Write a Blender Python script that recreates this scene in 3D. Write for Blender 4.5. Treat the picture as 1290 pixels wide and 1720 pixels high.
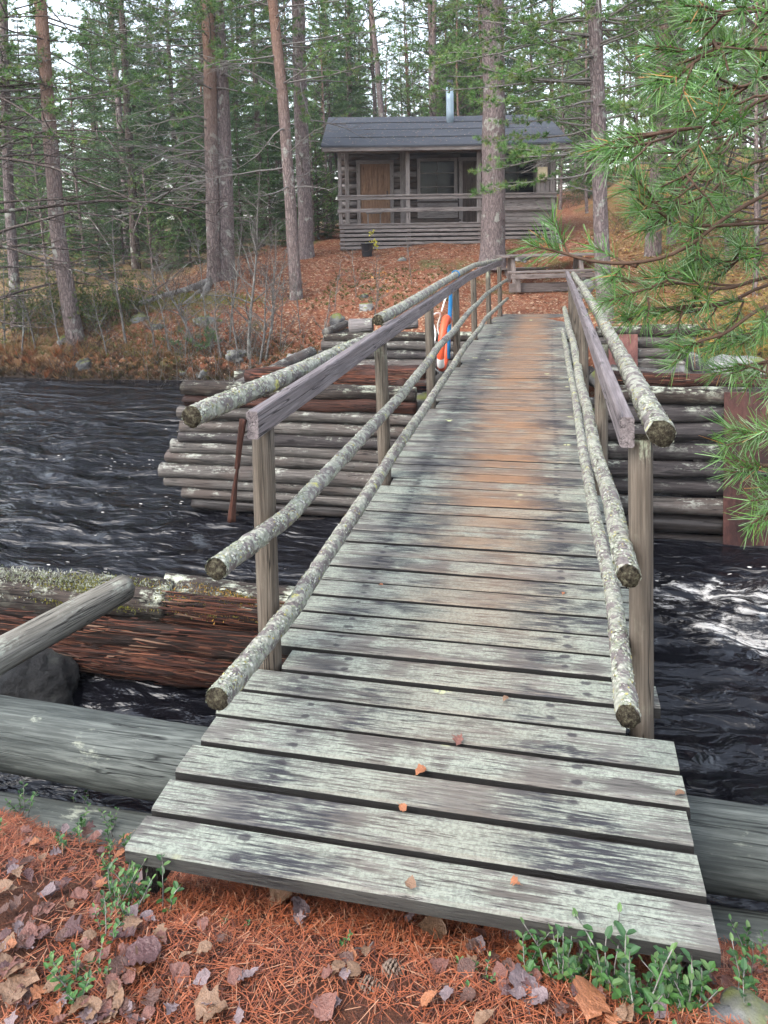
import bpy, bmesh, math, random
import numpy as np
from mathutils import Matrix, Vector

for o in list(bpy.data.objects): bpy.data.objects.remove(o)
SC = bpy.context.scene
COL = SC.collection
R = math.radians
rng = np.random.default_rng(7)
random.seed(7)

# ---------------------------------------------------------------- camera
# metres; bridge runs along +Y, deck top is z = 0, eye 1.6 m above the deck.
H, FPX, CY = 1.6, 1245.0, 489.0            # focal length and optical centre in photo pixels (1290 x 1720)
PITCH, YAW, ROLL = .0811, -.2208, -.0286
_cp, _sp, _cy, _sy = math.cos(PITCH), math.sin(PITCH), math.cos(YAW), math.sin(YAW)
FW = np.array([_sy*_cp, _cy*_cp, -_sp]); RT = np.array([_cy, -_sy, 0.0]); UP = np.cross(RT, FW)
RT, UP = RT*math.cos(ROLL)+UP*math.sin(ROLL), UP*math.cos(ROLL)-RT*math.sin(ROLL)
EYE = np.array([0, 0, H])
cam_d = bpy.data.cameras.new('camera'); cam = bpy.data.objects.new('camera', cam_d); COL.objects.link(cam)
cam_d.sensor_fit = 'VERTICAL'; cam_d.sensor_height = 36; cam_d.lens = FPX/1720*36
cam_d.shift_y = -(860-CY)/1720
cam_d.clip_start = .05; cam_d.clip_end = 2000
cam.matrix_world = Matrix(((RT[0], UP[0], -FW[0], 0), (RT[1], UP[1], -FW[1], 0), (RT[2], UP[2], -FW[2], H), (0, 0, 0, 1)))
SC.camera = cam

# ---------------------------------------------------------------- world, sun, exposure
SUN_EL, SUN_AZ = R(48), R(215)
w = bpy.data.worlds.new('World'); SC.world = w; w.use_nodes = True
nt = w.node_tree; nt.nodes.clear()
sky = nt.nodes.new('ShaderNodeTexSky'); sky.sky_type = 'NISHITA'; sky.sun_disc = False
sky.sun_elevation = SUN_EL; sky.sun_rotation = SUN_AZ; sky.dust_density = 2; sky.ozone_density = 1.0; sky.air_density = 1.2
hs = nt.nodes.new('ShaderNodeHueSaturation'); hs.inputs['Saturation'].default_value = .52
bg = nt.nodes.new('ShaderNodeBackground'); bg.inputs['Strength'].default_value = .15
wo = nt.nodes.new('ShaderNodeOutputWorld')
nt.links.new(sky.outputs[0], hs.inputs['Color']); nt.links.new(hs.outputs[0], bg.inputs[0]); nt.links.new(bg.outputs[0], wo.inputs[0])
sl = bpy.data.lights.new('sun', 'SUN'); sl.energy = .6; sl.angle = R(35); sl.color = (1, .97, .93)
so = bpy.data.objects.new('sun', sl); COL.objects.link(so)
_d = Vector((math.sin(SUN_AZ)*math.cos(SUN_EL), math.cos(SUN_AZ)*math.cos(SUN_EL), math.sin(SUN_EL)))
so.rotation_euler = _d.to_track_quat('Z', 'Y').to_euler()
SC.view_settings.view_transform = 'Standard'; SC.view_settings.look = 'None'
SC.view_settings.gamma = 1; SC.view_settings.use_curve_mapping = False
SC.view_settings.exposure = 2.2
cy = SC.cycles
cy.max_bounces = 6; cy.diffuse_bounces = 3; cy.glossy_bounces = 3; cy.transmission_bounces = 3; cy.transparent_max_bounces = 4
cy.use_adaptive_sampling = True; cy.adaptive_threshold = .02; cy.use_denoising = True
cy.caustics_reflective = False; cy.caustics_refractive = False

# ---------------------------------------------------------------- layout aids: a direction of view put at a real distance
def ray(x, y): return FW*FPX + RT*(x-645) - UP*(y-CY)
def atz(x, y, z=0.):
    d = ray(x, y); return EYE + d*((z-H)/d[2])
def aty(x, y, Y):
    d = ray(x, y); return EYE + d*(Y/d[1])
def atd(x, y, D): return EYE + ray(x, y)/FPX*D

# ---------------------------------------------------------------- numeric noise
def _hash(ix, iy, iz, s):
    h = (ix*374761393 + iy*668265263 + iz*2147483647 + s*1274126177) & 0xffffffff
    h = ((h ^ (h >> 13))*1274126177) & 0xffffffff
    h = ((h ^ (h >> 15))*2246822519) & 0xffffffff
    return ((h ^ (h >> 16)) & 0xffff)/32767.5 - 1.0
def vnoise(x, y, z=None, s=0):
    x = np.asarray(x, float); y = np.asarray(y, float)+x*0; z = x*0+.37 if z is None else np.asarray(z, float)+x*0
    ix, iy, iz = np.floor(x).astype(np.int64), np.floor(y).astype(np.int64), np.floor(z).astype(np.int64)
    fx, fy, fz = x-ix, y-iy, z-iz
    fx, fy, fz = fx*fx*(3-2*fx), fy*fy*(3-2*fy), fz*fz*(3-2*fz)
    r = 0
    for dx in (0, 1):
        for dy in (0, 1):
            for dz in (0, 1):
                r = r + _hash(ix+dx, iy+dy, iz+dz, s)*(fx if dx else 1-fx)*(fy if dy else 1-fy)*(fz if dz else 1-fz)
    return r
def fbm(x, y, z=None, s=0, o=4, lac=2.1, g=.5):
    r, a, f = 0, 1, 1
    z = np.asarray(x)*0+.37 if z is None else z
    for k in range(o):
        r = r + a*vnoise(np.asarray(x)*f, np.asarray(y)*f, np.asarray(z)*f, s+k*17); a *= g; f *= lac
    return r
def sstep(x, a, b):
    t = np.clip((np.asarray(x, float)-a)/(b-a), 0, 1); return t*t*(3-2*t)

# ---------------------------------------------------------------- materials
class NT:
    def __init__(s, name):
        s.m = bpy.data.materials.new(name); s.m.use_nodes = True; s.t = s.m.node_tree; s.t.nodes.clear()
        s.out = s.t.nodes.new('ShaderNodeOutputMaterial')
    def n(s, typ, **k):
        n = s.t.nodes.new('ShaderNode'+typ)
        for a, v in k.items():
            if hasattr(n, a) and not a[0].isupper(): setattr(n, a, v)
        return n
    def put(s, sock, v):
        if isinstance(v, bpy.types.NodeSocket): s.t.links.new(v, sock)
        elif isinstance(v, (tuple, list)) and len(v) == 3 and sock.type == 'RGBA': sock.default_value = (*v, 1)
        else: sock.default_value = v
    def coord(s, kind='Object', scale=(1, 1, 1), rnd=True):
        if kind == 'Position': c = s.n('NewGeometry').outputs['Position']
        else: c = s.n('TexCoord').outputs[kind]
        if rnd:
            oi = s.n('ObjectInfo'); mu = s.n('Math', operation='MULTIPLY'); s.put(mu.inputs[0], oi.outputs['Random']); mu.inputs[1].default_value = 37.
            va = s.n('VectorMath', operation='ADD'); s.put(va.inputs[0], c); s.put(va.inputs[1], mu.outputs[0]); c = va.outputs[0]
        mp = s.n('Mapping'); s.put(mp.inputs['Vector'], c); mp.inputs['Scale'].default_value = scale
        return mp.outputs[0]
    def noise(s, v, scale, detail=4, rough=.6, dist=0):
        n = s.n('TexNoise'); s.put(n.inputs['Vector'], v); n.inputs['Scale'].default_value = scale; n.inputs['Detail'].default_value = detail
        n.inputs['Roughness'].default_value = rough; n.inputs['Distortion'].default_value = dist; return n.outputs['Fac']
    def voro(s, v, scale, feat='F1', out='Distance', rand=1):
        n = s.n('TexVoronoi'); n.feature = feat; s.put(n.inputs['Vector'], v); n.inputs['Scale'].default_value = scale
        n.inputs['Randomness'].default_value = rand; return n.outputs[out]
    def ramp(s, f, stops):
        n = s.n('ValToRGB'); s.put(n.inputs[0], f); cr = n.color_ramp
        while len(cr.elements) < len(stops): cr.elements.new(.5)
        for e, (p, c) in zip(cr.elements, stops):
            e.position = p; e.color = (*c, 1) if isinstance(c, (tuple, list)) else (c, c, c, 1)
        return n.outputs[0]
    def mix(s, f, a, b, mode='MIX'):
        n = s.n('Mix', data_type='RGBA', blend_type=mode); s.put(n.inputs[0], f); s.put(n.inputs[6], a); s.put(n.inputs[7], b); return n.outputs[2]
    def math(s, op, a, b=0., c=None, clamp=False):
        n = s.n('Math', operation=op); n.use_clamp = clamp; s.put(n.inputs[0], a); s.put(n.inputs[1], b)
        if c is not None: s.put(n.inputs[2], c)
        return n.outputs[0]
    def maprange(s, v, a, b, c=0., d=1.):
        n = s.n('MapRange'); n.interpolation_type = 'SMOOTHSTEP'; s.put(n.inputs[0], v)
        for i, q in enumerate((a, b, c, d)): n.inputs[i+1].default_value = q
        return n.outputs[0]
    def sep(s, v):
        n = s.n('SeparateXYZ'); s.put(n.inputs[0], v); return n.outputs
    def attr(s, name):
        n = s.n('Attribute'); n.attribute_name = name; return n.outputs
    def rnd(s): return s.n('ObjectInfo').outputs['Random']
    def bump(s, h, strength=.5, dist=.01, nrm=None):
        n = s.n('Bump'); n.inputs['Strength'].default_value = strength; n.inputs['Distance'].default_value = dist; s.put(n.inputs['Height'], h)
        if nrm is not None: s.put(n.inputs['Normal'], nrm)
        return n.outputs[0]
    def bsdf(s, col, rough=.8, nrm=None, spec=.3, metal=0., trans=0.):
        n = s.n('BsdfPrincipled'); s.put(n.inputs['Base Color'], col); s.put(n.inputs['Roughness'], rough)
        s.put(n.inputs['Specular IOR Level'], spec); s.put(n.inputs['Metallic'], metal)
        if nrm is not None: s.put(n.inputs['Normal'], nrm)
        o = n.outputs[0]
        if trans > 0:
            t = s.n('BsdfTranslucent'); s.put(t.inputs[0], col); mx = s.n('MixShader'); mx.inputs[0].default_value = trans
            s.put(mx.inputs[1], o); s.put(mx.inputs[2], t.outputs[0]); o = mx.outputs[0]
        s.put(s.out.inputs['Surface'], o); return n
M = {}
def simple(name, col, rough=.8, spec=.3, var=.25, scale=6., bump=.2, metal=0.):
    t = NT(name); v = t.coord(); f = t.noise(v, scale, 5)
    c = t.mix(f, tuple(x*(1-var) for x in col), tuple(min(1, x*(1+var)) for x in col))
    t.bsdf(c, rough, t.bump(t.noise(v, scale*6, 3), bump, .004), spec, metal); M[name] = t.m
def wood(name, light, dark, lichen=None, lichen_amt=.5, grain=14., rough=.8, bump=.6, knots=True, tint=None):
    """weathered wood, grain along local x"""
    t = NT(name); v = t.coord(scale=(1, 1, 1)); vg = t.coord(scale=(.55, grain, grain))
    g1 = t.noise(vg, 2.2, 6, .65, .25); g2 = t.noise(vg, 7., 3, .6)
    g = t.math('ADD', t.math('MULTIPLY', g1, .7), t.math('MULTIPLY', g2, .3))
    c = t.ramp(g, [(.32, dark), (.5, tuple((a+b)/2 for a, b in zip(light, dark))), (.64, light)])
    g4 = t.noise(t.coord(scale=(1.6, grain*3.2, grain*3.2)), 3., 4, .65); c = t.mix(t.maprange(g4, .40, .62, .62, 0.), c, tuple(x*.55 for x in dark))
    if tint:
        c = t.mix(t.maprange(t.noise(v, 1.7, 3), .45, .7), c, tint)
    c = t.mix(t.math('MULTIPLY', t.rnd(), .35), c, tuple(x*.55 for x in light))
    if knots:
        k = t.voro(t.coord(scale=(1.6, 5, 5)), 1.3); c = t.mix(t.maprange(k, .05, .13, .75, 0.), c, tuple(x*.5 for x in dark))
    if lichen:
        ln = t.noise(v, 4.5, 6, .68); ln2 = t.noise(t.coord(scale=(1, 3, 3)), 16, 4, .7)
        up = t.maprange(t.sep(t.n('NewGeometry').outputs['Normal'])[2], .0, .75, .10, 1.)
        m = t.math('MULTIPLY', t.maprange(t.math('ADD', t.math('MULTIPLY', ln, .6), t.math('MULTIPLY', ln2, .4)), .56-lichen_amt*.16, .66-lichen_amt*.12), up)
        c = t.mix(m, c, lichen)
    chk = t.noise(t.coord(scale=(.22, 7, 7)), 3.1, 3, .55, .2); chm = t.maprange(t.math('ABSOLUTE', t.math('SUBTRACT', chk, .5)), .0, .016, .95, 0.)
    c = t.mix(t.math('MULTIPLY', chm, t.maprange(t.noise(v, 1.1, 2), .36, .48)), c, tuple(x*.2 for x in dark))
    c = t.mix(t.maprange(t.noise(t.coord(scale=(.8, 1.5, 1.5)), 1.9, 5, .65), .52, .72, 0., .55), c, tuple(x*.8 for x in dark))
    crack = t.math('SUBTRACT', t.maprange(g1, .30, .40, 0., 1.), chm)
    h = t.math('ADD', t.math('MULTIPLY', crack, .7), t.math('MULTIPLY', g2, .5))
    t.bsdf(c, rough, t.bump(h, bump, .008), .25); M[name] = t.m

wood('grey_wood', (.30, .27, .26), (.10, .085, .08), lichen=(.36, .38, .31), lichen_amt=.25)
wood('post_wood', (.18, .148, .115), (.06, .047, .036), lichen=(.30, .33, .24), lichen_amt=.2, grain=20)
wood('board_wood', (.27, .235, .235), (.105, .085, .086), grain=14, knots=True)
wood('pier_wood', (.185, .165, .148), (.024, .020, .018), lichen=(.31, .315, .27), lichen_amt=.25, tint=(.07, .052, .044))
wood('dark_pier_wood', (.10, .085, .082), (.014, .012, .012), lichen=(.30, .31, .26), lichen_amt=.22)
wood('wet_wood', (.05, .04, .035), (.012, .010, .010), grain=12, rough=.45)
wood('sill_wood', (.15, .162, .145), (.045, .052, .048), lichen=(.25, .265, .21), lichen_amt=.05, grain=9)
wood('pale_pole', (.34, .315, .265), (.13, .115, .09), lichen=(.36, .37, .30), lichen_amt=.2, grain=9)
wood('rotten_wood', (.105, .04, .025), (.008, .005, .005), grain=22, bump=1., tint=(.022, .013, .011), knots=False)
wood('fibre_wood', (.125, .05, .03), (.016, .009, .008), grain=16, bump=.6, tint=(.06, .035, .028), knots=False)
wood('dark_rot', (.05, .028, .02), (.006, .005, .005), grain=20, bump=1., tint=(.10, .04, .025), knots=False)
wood('mossy_dark_wood', (.07, .052, .042), (.016, .012, .010), lichen=(.40, .42, .33), lichen_amt=.45, bump=1.)
wood('cabin_wood', (.34, .305, .29), (.135, .112, .105), grain=12)
wood('cabin_dark', (.13, .095, .08), (.045, .032, .028), grain=12)
wood('door_wood', (.31, .185, .115), (.17, .09, .052), grain=10)
wood('table_wood', (.30, .25, .23), (.12, .095, .085), grain=10)
def rust(name, a, b, c):
    t = NT(name); v = t.coord('Position', scale=(1, 1, .45), rnd=False); n = t.noise(v, 5, 7, .7, .4); f = t.noise(v, 38, 5, .75)
    col = t.ramp(t.math('ADD', t.math('MULTIPLY', n, .7), t.math('MULTIPLY', f, .3)), [(.36, a), (.5, b), (.64, c)])
    t.bsdf(col, .72, t.bump(f, .5, .006), .3); M[name] = t.m
rust('rust', (.014, .009, .009), (.05, .022, .019), (.10, .042, .033)); rust('rust_light', (.07, .03, .026), (.15, .065, .055), (.24, .11, .09))
simple('chimney_metal', (.30, .38, .44), .45, .5, .1, 4., .1, .3)
simple('black_plastic', (.02, .022, .026), .5, .4)
simple('orange_plastic', (.62, .085, .03), .45, .4, .08)
simple('blue_cloth', (.015, .16, .36), .7, .3, .2)
simple('white_cord', (.72, .70, .66), .8, .2, .1)
simple('paper_board', (.52, .44, .30), .7, .3, .1)
simple('concrete', (.34, .34, .33), .9, .2, .2)
t_ = NT('cut_end'); v_ = t_.coord('Position', rnd=False); n_ = t_.noise(v_, 70, 6, .8); c_ = t_.ramp(n_, [(.36, (.012, .010, .008)), (.5, (.06, .05, .034)), (.62, (.16, .15, .10))]); t_.bsdf(c_, .95, t_.bump(n_, 1., .02), .1); M['cut_end'] = t_.m
simple('nail', (.06, .04, .035), .6, .3)

def deck_material():
    t = NT('deck_wood'); v = t.coord(); vg = t.coord(scale=(.6, 9, 9)); P = t.sep(t.n('NewGeometry').outputs['Position'])
    raw = t.sep(t.n('TexCoord').outputs['Object'])
    g1 = t.noise(vg, 2.6, 7, .72, .3); g2 = t.noise(t.coord(scale=(1, 18, 18)), 6., 4, .7)
    g3 = t.noise(t.coord(scale=(1, 16, 16)), 9., 7, .72, .15); sp = t.noise(v, 95., 4, .7)
    bare = t.ramp(t.math('ADD', t.math('MULTIPLY', g1, .6), t.math('MULTIPLY', g2, .4)), [(.36, (.034, .032, .029)), (.5, (.115, .107, .095)), (.64, (.215, .205, .185))])
    lich = t.mix(g2, (.205, .227, .182), (.345, .368, .302))
    far = t.maprange(P[1], 3.4, 6.5)
    patch = t.noise(v, 3.2, 4, .6)
    cover = t.math('SUBTRACT', t.math('ADD', t.math('MULTIPLY', g1, .5), t.math('MULTIPLY', patch, .5)), t.math('MULTIPLY', far, .085))
    cover = t.math('ADD', cover, t.math('MULTIPLY', t.math('SUBTRACT', t.rnd(), .5), .10))
    cm = t.maprange(cover, .41, .48)
    crack = t.maprange(t.math('ADD', g3, t.math('MULTIPLY', t.math('SUBTRACT', patch, .5), .45)), .505, .45)
    cm = t.math('MULTIPLY', cm, t.math('SUBTRACT', 1., t.math('MULTIPLY', crack, .95)))
    cm = t.math('MULTIPLY', cm, t.maprange(t.sep(t.n('NewGeometry').outputs['Normal'])[2], .5, .9, .12, 1.))
    lich = t.mix(t.maprange(sp, .40, .58, .55, 0.), lich, (.10, .105, .088)); c = t.mix(cm, bare, lich)
    c = t.mix(t.math('MULTIPLY', t.maprange(g3, .43, .37), .9), c, (.016, .014, .013))
    c = t.mix(t.math('MULTIPLY', t.rnd(), .22), c, (.10, .105, .09))
    # brown trodden strip down the middle, further out
    mid = t.math('SUBTRACT', 1., t.maprange(t.math('ABSOLUTE', t.math('ADD', P[0], t.math('ADD', .30, t.math('MULTIPLY', t.math('SUBTRACT', t.noise(v, 2., 3), .5), .5)))), .08, .50))
    br = t.math('MULTIPLY', mid, t.maprange(P[1], 2.0, 5.2, .12, .85))
    br = t.math('MULTIPLY', br, t.maprange(t.math('ADD', t.math('MULTIPLY', t.noise(t.coord(scale=(1, 3, 1)), 3., 4), .5), t.math('MULTIPLY', g3, .5)), .35, .52))
    br = t.math('MULTIPLY', br, t.math('ADD', .62, t.math('MULTIPLY', t.rnd(), .7)))
    c = t.mix(br, c, t.mix(g2, (.10, .052, .028), (.33, .185, .10)))
    # dark damp patches beside the strip
    side = t.math('ABSOLUTE', t.math('SUBTRACT', t.math('ABSOLUTE', t.math('ADD', P[0], .33)), .40))
    st = t.math('MULTIPLY', t.math('SUBTRACT', 1., t.maprange(side, .07, .33)), t.maprange(t.math('ADD', t.noise(t.coord(scale=(1, 2.2, 1)), 2.1, 4, .6), t.math('MULTIPLY', t.math('SUBTRACT', t.rnd(), .5), .22)), .48, .57))
    st = t.math('MULTIPLY', st, t.maprange(g3, .60, .46))
    c = t.mix(t.math('MULTIPLY', st, .95), c, (.024, .023, .028))
    # dark rings round the nails
    nx = t.math('ABSOLUTE', t.math('SUBTRACT', t.math('ABSOLUTE', raw[0]), .43))
    ny = t.math('ABSOLUTE', t.math('SUBTRACT', t.math('ABSOLUTE', raw[1]), .032))
    dd = t.math('ADD', t.math('SQRT', t.math('ADD', t.math('MULTIPLY', t.math('MULTIPLY', nx, nx), .35), t.math('MULTIPLY', ny, ny))), t.math('MULTIPLY', t.math('SUBTRACT', t.noise(v, 26., 3), .5), .022))
    c = t.mix(t.maprange(dd, .013, .006, 0., .85), c, (.03, .026, .03))
    # yellowish lichen rosettes here and there
    k = t.voro(v, 2.6); c = t.mix(t.math('MULTIPLY', t.maprange(k, .11, .06), t.maprange(t.noise(v, 40, 3), .4, .55)), c, (.44, .45, .24))
    h = t.math('ADD', t.math('MULTIPLY', g1, .6), t.math('MULTIPLY', g3, .8))
    c = t.mix(t.math('MULTIPLY', t.math('SUBTRACT', 1., t.maprange(t.sep(t.n('NewGeometry').outputs['Normal'])[2], .3, .75)), t.maprange(P[1], 1.62, 1.64, .7, .97)), c, (.008, .007, .006))  # plank sides nearly black: grime plus the shade of the gaps put into the colour
    rgh = t.maprange(st, 0., 1., .78, .42)
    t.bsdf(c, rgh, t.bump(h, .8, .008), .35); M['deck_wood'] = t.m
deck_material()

def lichen_log_material():
    t = NT('lichen_log'); v = t.coord('Position')
    a = t.noise(v, 14, 6, .7); b = t.voro(v, 55, 'F1', 'Distance'); d = t.noise(v, 60, 4, .7)
    bark = t.mix(d, (.06, .05, .046), (.24, .21, .20))
    lic = t.mix(b, (.36, .355, .30), (.20, .205, .16))
    c = t.mix(t.maprange(a, .46, .54), bark, lic)
    c = t.mix(t.maprange(t.noise(v, 9, 4), .62, .70), c, (.40, .385, .13))
    h = t.math('ADD', t.math('MULTIPLY', d, .6), t.math('SUBTRACT', 1., b))
    t.bsdf(c, .9, t.bump(h, .9, .008), .15); M['lichen_log'] = t.m
lichen_log_material()

def soup_material(name, rough=.8, trans=0., spec=.25):
    t = NT(name); t.bsdf(t.attr('col')['Color'], rough, None, spec, 0., trans); M[name] = t.m
soup_material('lichen_flake', .95, 0, .1); soup_material('needle_litter', .55, 0, .35); soup_material('leaf_litter', .6, .1, .35)
soup_material('foliage', .55, .35, .3); soup_material('leaf', .42, .3, .4); soup_material('grass', .7, .3); soup_material('twig_stuff', .9)

def bark_material(name, low, lowd, high, z0, z1, scale=1.):
    """grey plated bark low on the trunk, thin orange bark higher up; local z is height"""
    t = NT(name); v = t.coord(rnd=True); raw = t.sep(t.n('TexCoord').outputs['Object'])
    vd = t.n('VectorMath', operation='ADD'); t.put(vd.inputs[0], t.coord(scale=(1, 1, .2))); nz = t.n('TexNoise'); t.put(nz.inputs['Vector'], v); nz.inputs['Scale'].default_value = 9; sc_ = t.n('VectorMath', operation='SCALE'); t.put(sc_.inputs[0], nz.outputs['Color']); sc_.inputs['Scale'].default_value = .06; t.put(vd.inputs[1], sc_.outputs[0]); pl = t.voro(vd.outputs[0], 24*scale, 'DISTANCE_TO_EDGE'); n = t.noise(t.coord(scale=(1, 1, .35)), 22*scale, 5, .7)
    plate = t.maprange(pl, .0, .22, .35, 1.)
    c1 = t.mix(plate, lowd, t.mix(n, tuple(x*.6 for x in low), tuple(min(1, x*1.35) for x in low)))
    c1 = t.mix(t.maprange(t.noise(v, 5, 5), .56, .66, 0., .55), c1, (.36, .38, .33))
    c2 = t.mix(t.noise(t.coord(scale=(1, 1, .5)), 14, 5, .7), tuple(x*.45 for x in high), tuple(min(1, x*1.25) for x in high))
    f = t.maprange(t.math('ADD', raw[2], t.math('MULTIPLY', t.math('SUBTRACT', t.noise(v, 1.3, 4), .5), 2.4)), z0, z1)
    t.bsdf(t.mix(f, c1, c2), .9, t.bump(t.math('ADD', t.math('MULTIPLY', plate, .8), t.math('MULTIPLY', n, .6)), .9, .02), .15); M[name] = t.m
bark_material('pine_bark', (.20, .155, .145), (.06, .045, .042), (.225, .135, .10), 2.6, 6.5)
bark_material('pine_bark_high', (.19, .15, .145), (.06, .046, .045), (.225, .14, .105), 5.5, 11.0)
bark_material('spruce_bark', (.11, .085, .075), (.03, .024, .022), (.12, .085, .065), 5, 12)
bark_material('sapling_bark', (.19, .175, .16), (.07, .062, .055), (.14, .125, .11), 1, 4, 1.6)
bark_material('grey_bark', (.25, .23, .215), (.10, .09, .08), (.24, .22, .20), 1, 4, 1.6)

def rock_material():
    t = NT('rock'); v = t.coord(); n = t.noise(v, 3, 6, .65)
    c = t.ramp(n, [(.38, (.05, .049, .05)), (.5, (.13, .128, .123)), (.64, (.25, .245, .235))])
    up = t.maprange(t.sep(t.n('NewGeometry').outputs['Normal'])[2], .35, .85)
    c = t.mix(t.math('MULTIPLY', up, t.maprange(t.noise(v, 2.3, 4), .46, .56)), c, (.11, .12, .03))
    t.bsdf(c, .85, t.bump(t.noise(v, 18, 6, .7), .6, .02), .25); M['rock'] = t.m
    t = NT('wet_rock'); v = t.coord(); n = t.noise(v, 4, 6, .65)
    c = t.ramp(n, [(.38, (.008, .008, .008)), (.55, (.026, .025, .024)), (.68, (.075, .078, .065))])
    t.bsdf(c, .6, t.bump(t.noise(v, 12, 8, .75), 1., .05), .3); M['wet_rock'] = t.m
rock_material()

def ground_material():
    t = NT('forest_floor'); v = t.coord('Position', rnd=False)
    big = t.noise(v, .55, 5, .6); mid = t.noise(v, 5, 6, .7); fine = t.noise(v, 42, 5, .75); cell = t.voro(v, 26, 'F1', 'Color')
    needle = t.ramp(t.math('ADD', t.math('MULTIPLY', fine, .6), t.math('MULTIPLY', mid, .4)), [(.34, (.04, .016, .010)), (.48, (.165, .058, .029)), (.58, (.25, .10, .053)), (.7, (.36, .20, .125))])
    bw = t.n('RGBToBW'); t.put(bw.inputs[0], cell)
    leaf = t.mix(t.math('MULTIPLY', t.maprange(bw.outputs[0], .74, .78), t.maprange(t.sep(t.n('NewGeometry').outputs['Position'])[1], 8., 11., 0., .8)), needle, (.36, .26, .17))
    moss = t.mix(fine, (.035, .04, .012), (.13, .125, .04))
    dry = t.mix(fine, (.085, .05, .028), (.26, .165, .085))
    P = t.sep(t.n('NewGeometry').outputs['Position'])
    left = t.math('MULTIPLY', t.maprange(P[0], -7.5, -11.), .9)
    base = t.mix(left, leaf, t.mix(t.maprange(mid, .45, .6), dry, moss))
    hill = t.math('MULTIPLY', t.maprange(P[0], .6, 2.5), t.maprange(P[1], 7., 9.))
    base = t.mix(t.math('MULTIPLY', hill, t.maprange(mid, .42, .56, .1, .8)), base, t.mix(fine, (.10, .085, .02), (.33, .23, .07)))
    c = t.mix(t.math('MULTIPLY', t.maprange(big, .56, .66), t.maprange(mid, .42, .52)), base, moss)
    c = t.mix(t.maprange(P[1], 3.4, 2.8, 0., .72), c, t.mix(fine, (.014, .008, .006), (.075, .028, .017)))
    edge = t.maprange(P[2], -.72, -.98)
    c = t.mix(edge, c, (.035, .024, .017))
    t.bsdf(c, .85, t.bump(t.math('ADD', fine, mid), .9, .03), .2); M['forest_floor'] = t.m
ground_material()

def water_material():
    t = NT('river_water'); v = t.coord('Position', scale=(.42, 1.25, 1), rnd=False)
    v2 = t.coord('Position', scale=(.55, 1.3, 1), rnd=False)
    w1 = t.noise(v, 2.0, 2, .4, .9); w2 = t.noise(v2, 8.5, 3, .5, .8); w3 = t.noise(v2, 24., 3, .6, .5)
    h = t.math('ADD', w1, t.math('ADD', t.math('MULTIPLY', w2, .20), t.math('MULTIPLY', w3, .018)))
    fo = t.attr('foam')['Fac']; fn = t.noise(t.coord('Position', scale=(.7, 1.6, 1), rnd=False), 4.5, 6, .65, 1.5)
    fm = t.maprange(t.math('ADD', fn, t.math('MULTIPLY', t.math('SUBTRACT', fo, 1.), .5)), .40, .66)
    ff = t.noise(t.coord('Position', scale=(.8, 1.3, 1), rnd=False), 26, 6, .75, .8)
    fm = t.math('MULTIPLY', fm, t.maprange(t.math('ADD', ff, t.math('MULTIPLY', fm, .16)), .44, .66, .04, 1.))
    spots = t.math('MULTIPLY', t.maprange(t.voro(v2, 11), .13, .08), t.maprange(t.noise(v, .9, 3), .53, .61))
    fm = t.math('MAXIMUM', fm, t.math('MULTIPLY', spots, t.maprange(fo, .02, .2)))
    c = t.mix(fm, (.006, .006, .008), (.66, .62, .56))
    t.bsdf(c, t.maprange(fm, 0., 1., .11, .7), t.bump(h, .85, .36), .5); M['river_water'] = t.m
    for n in t.t.nodes:
        if n.type == 'BSDF_PRINCIPLED': n.inputs['IOR'].default_value = 1.333
water_material()

def roof_material():
    t = NT('roof_felt'); v = t.coord(); raw = t.sep(t.n('TexCoord').outputs['Object'])
    c = t.mix(t.noise(v, 2.2, 6, .7), (.030, .033, .042), (.075, .080, .094))
    c = t.mix(t.maprange(t.noise(v, 30, 4, .8), .63, .72), c, (.24, .20, .17))
    t.bsdf(c, .85, t.bump(t.noise(v, 60, 3), .4, .004), .3); M['roof_felt'] = t.m
    t = NT('window_glass'); t.bsdf((.008, .009, .010), .10, None, .22); M['window_glass'] = t.m
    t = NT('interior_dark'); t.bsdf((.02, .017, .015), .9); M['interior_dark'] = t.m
roof_material()

# ---------------------------------------------------------------- object helpers
WM = {}
def _mat(m): return M[m] if isinstance(m, str) else m
def tag(o, label=None, cat=None, group=None, kind=None):
    if label: o['label'] = label
    if cat: o['category'] = cat
    if group: o['group'] = group
    if kind: o['kind'] = kind
    return o
def setm(o, Mw, parent=None):
    Mw = Matrix.Identity(4) if Mw is None else Mw
    if parent is not None:
        o.parent = parent; o.matrix_basis = WM[parent.name].inverted() @ Mw
    else: o.matrix_basis = Mw
    WM[o.name] = Mw
def link(o, parent=None, Mw=None):
    COL.objects.link(o); setm(o, Mw, parent); return o
def thing(name, label, cat, loc=(0, 0, 0), group=None, Mw=None):
    o = bpy.data.objects.new(name, None); o.empty_display_size = .1
    link(o, None, Mw if Mw is not None else Matrix.Translation(Vector(loc))); return tag(o, label, cat, group)
def mesh(name, V, F, mat, smooth=True):
    me = bpy.data.meshes.new(name); me.from_pydata([tuple(map(float, v)) for v in V], [], F)
    me.materials.append(_mat(mat))
    if smooth: me.polygons.foreach_set('use_smooth', np.ones(len(me.polygons), bool))
    me.update(); return me
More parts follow.
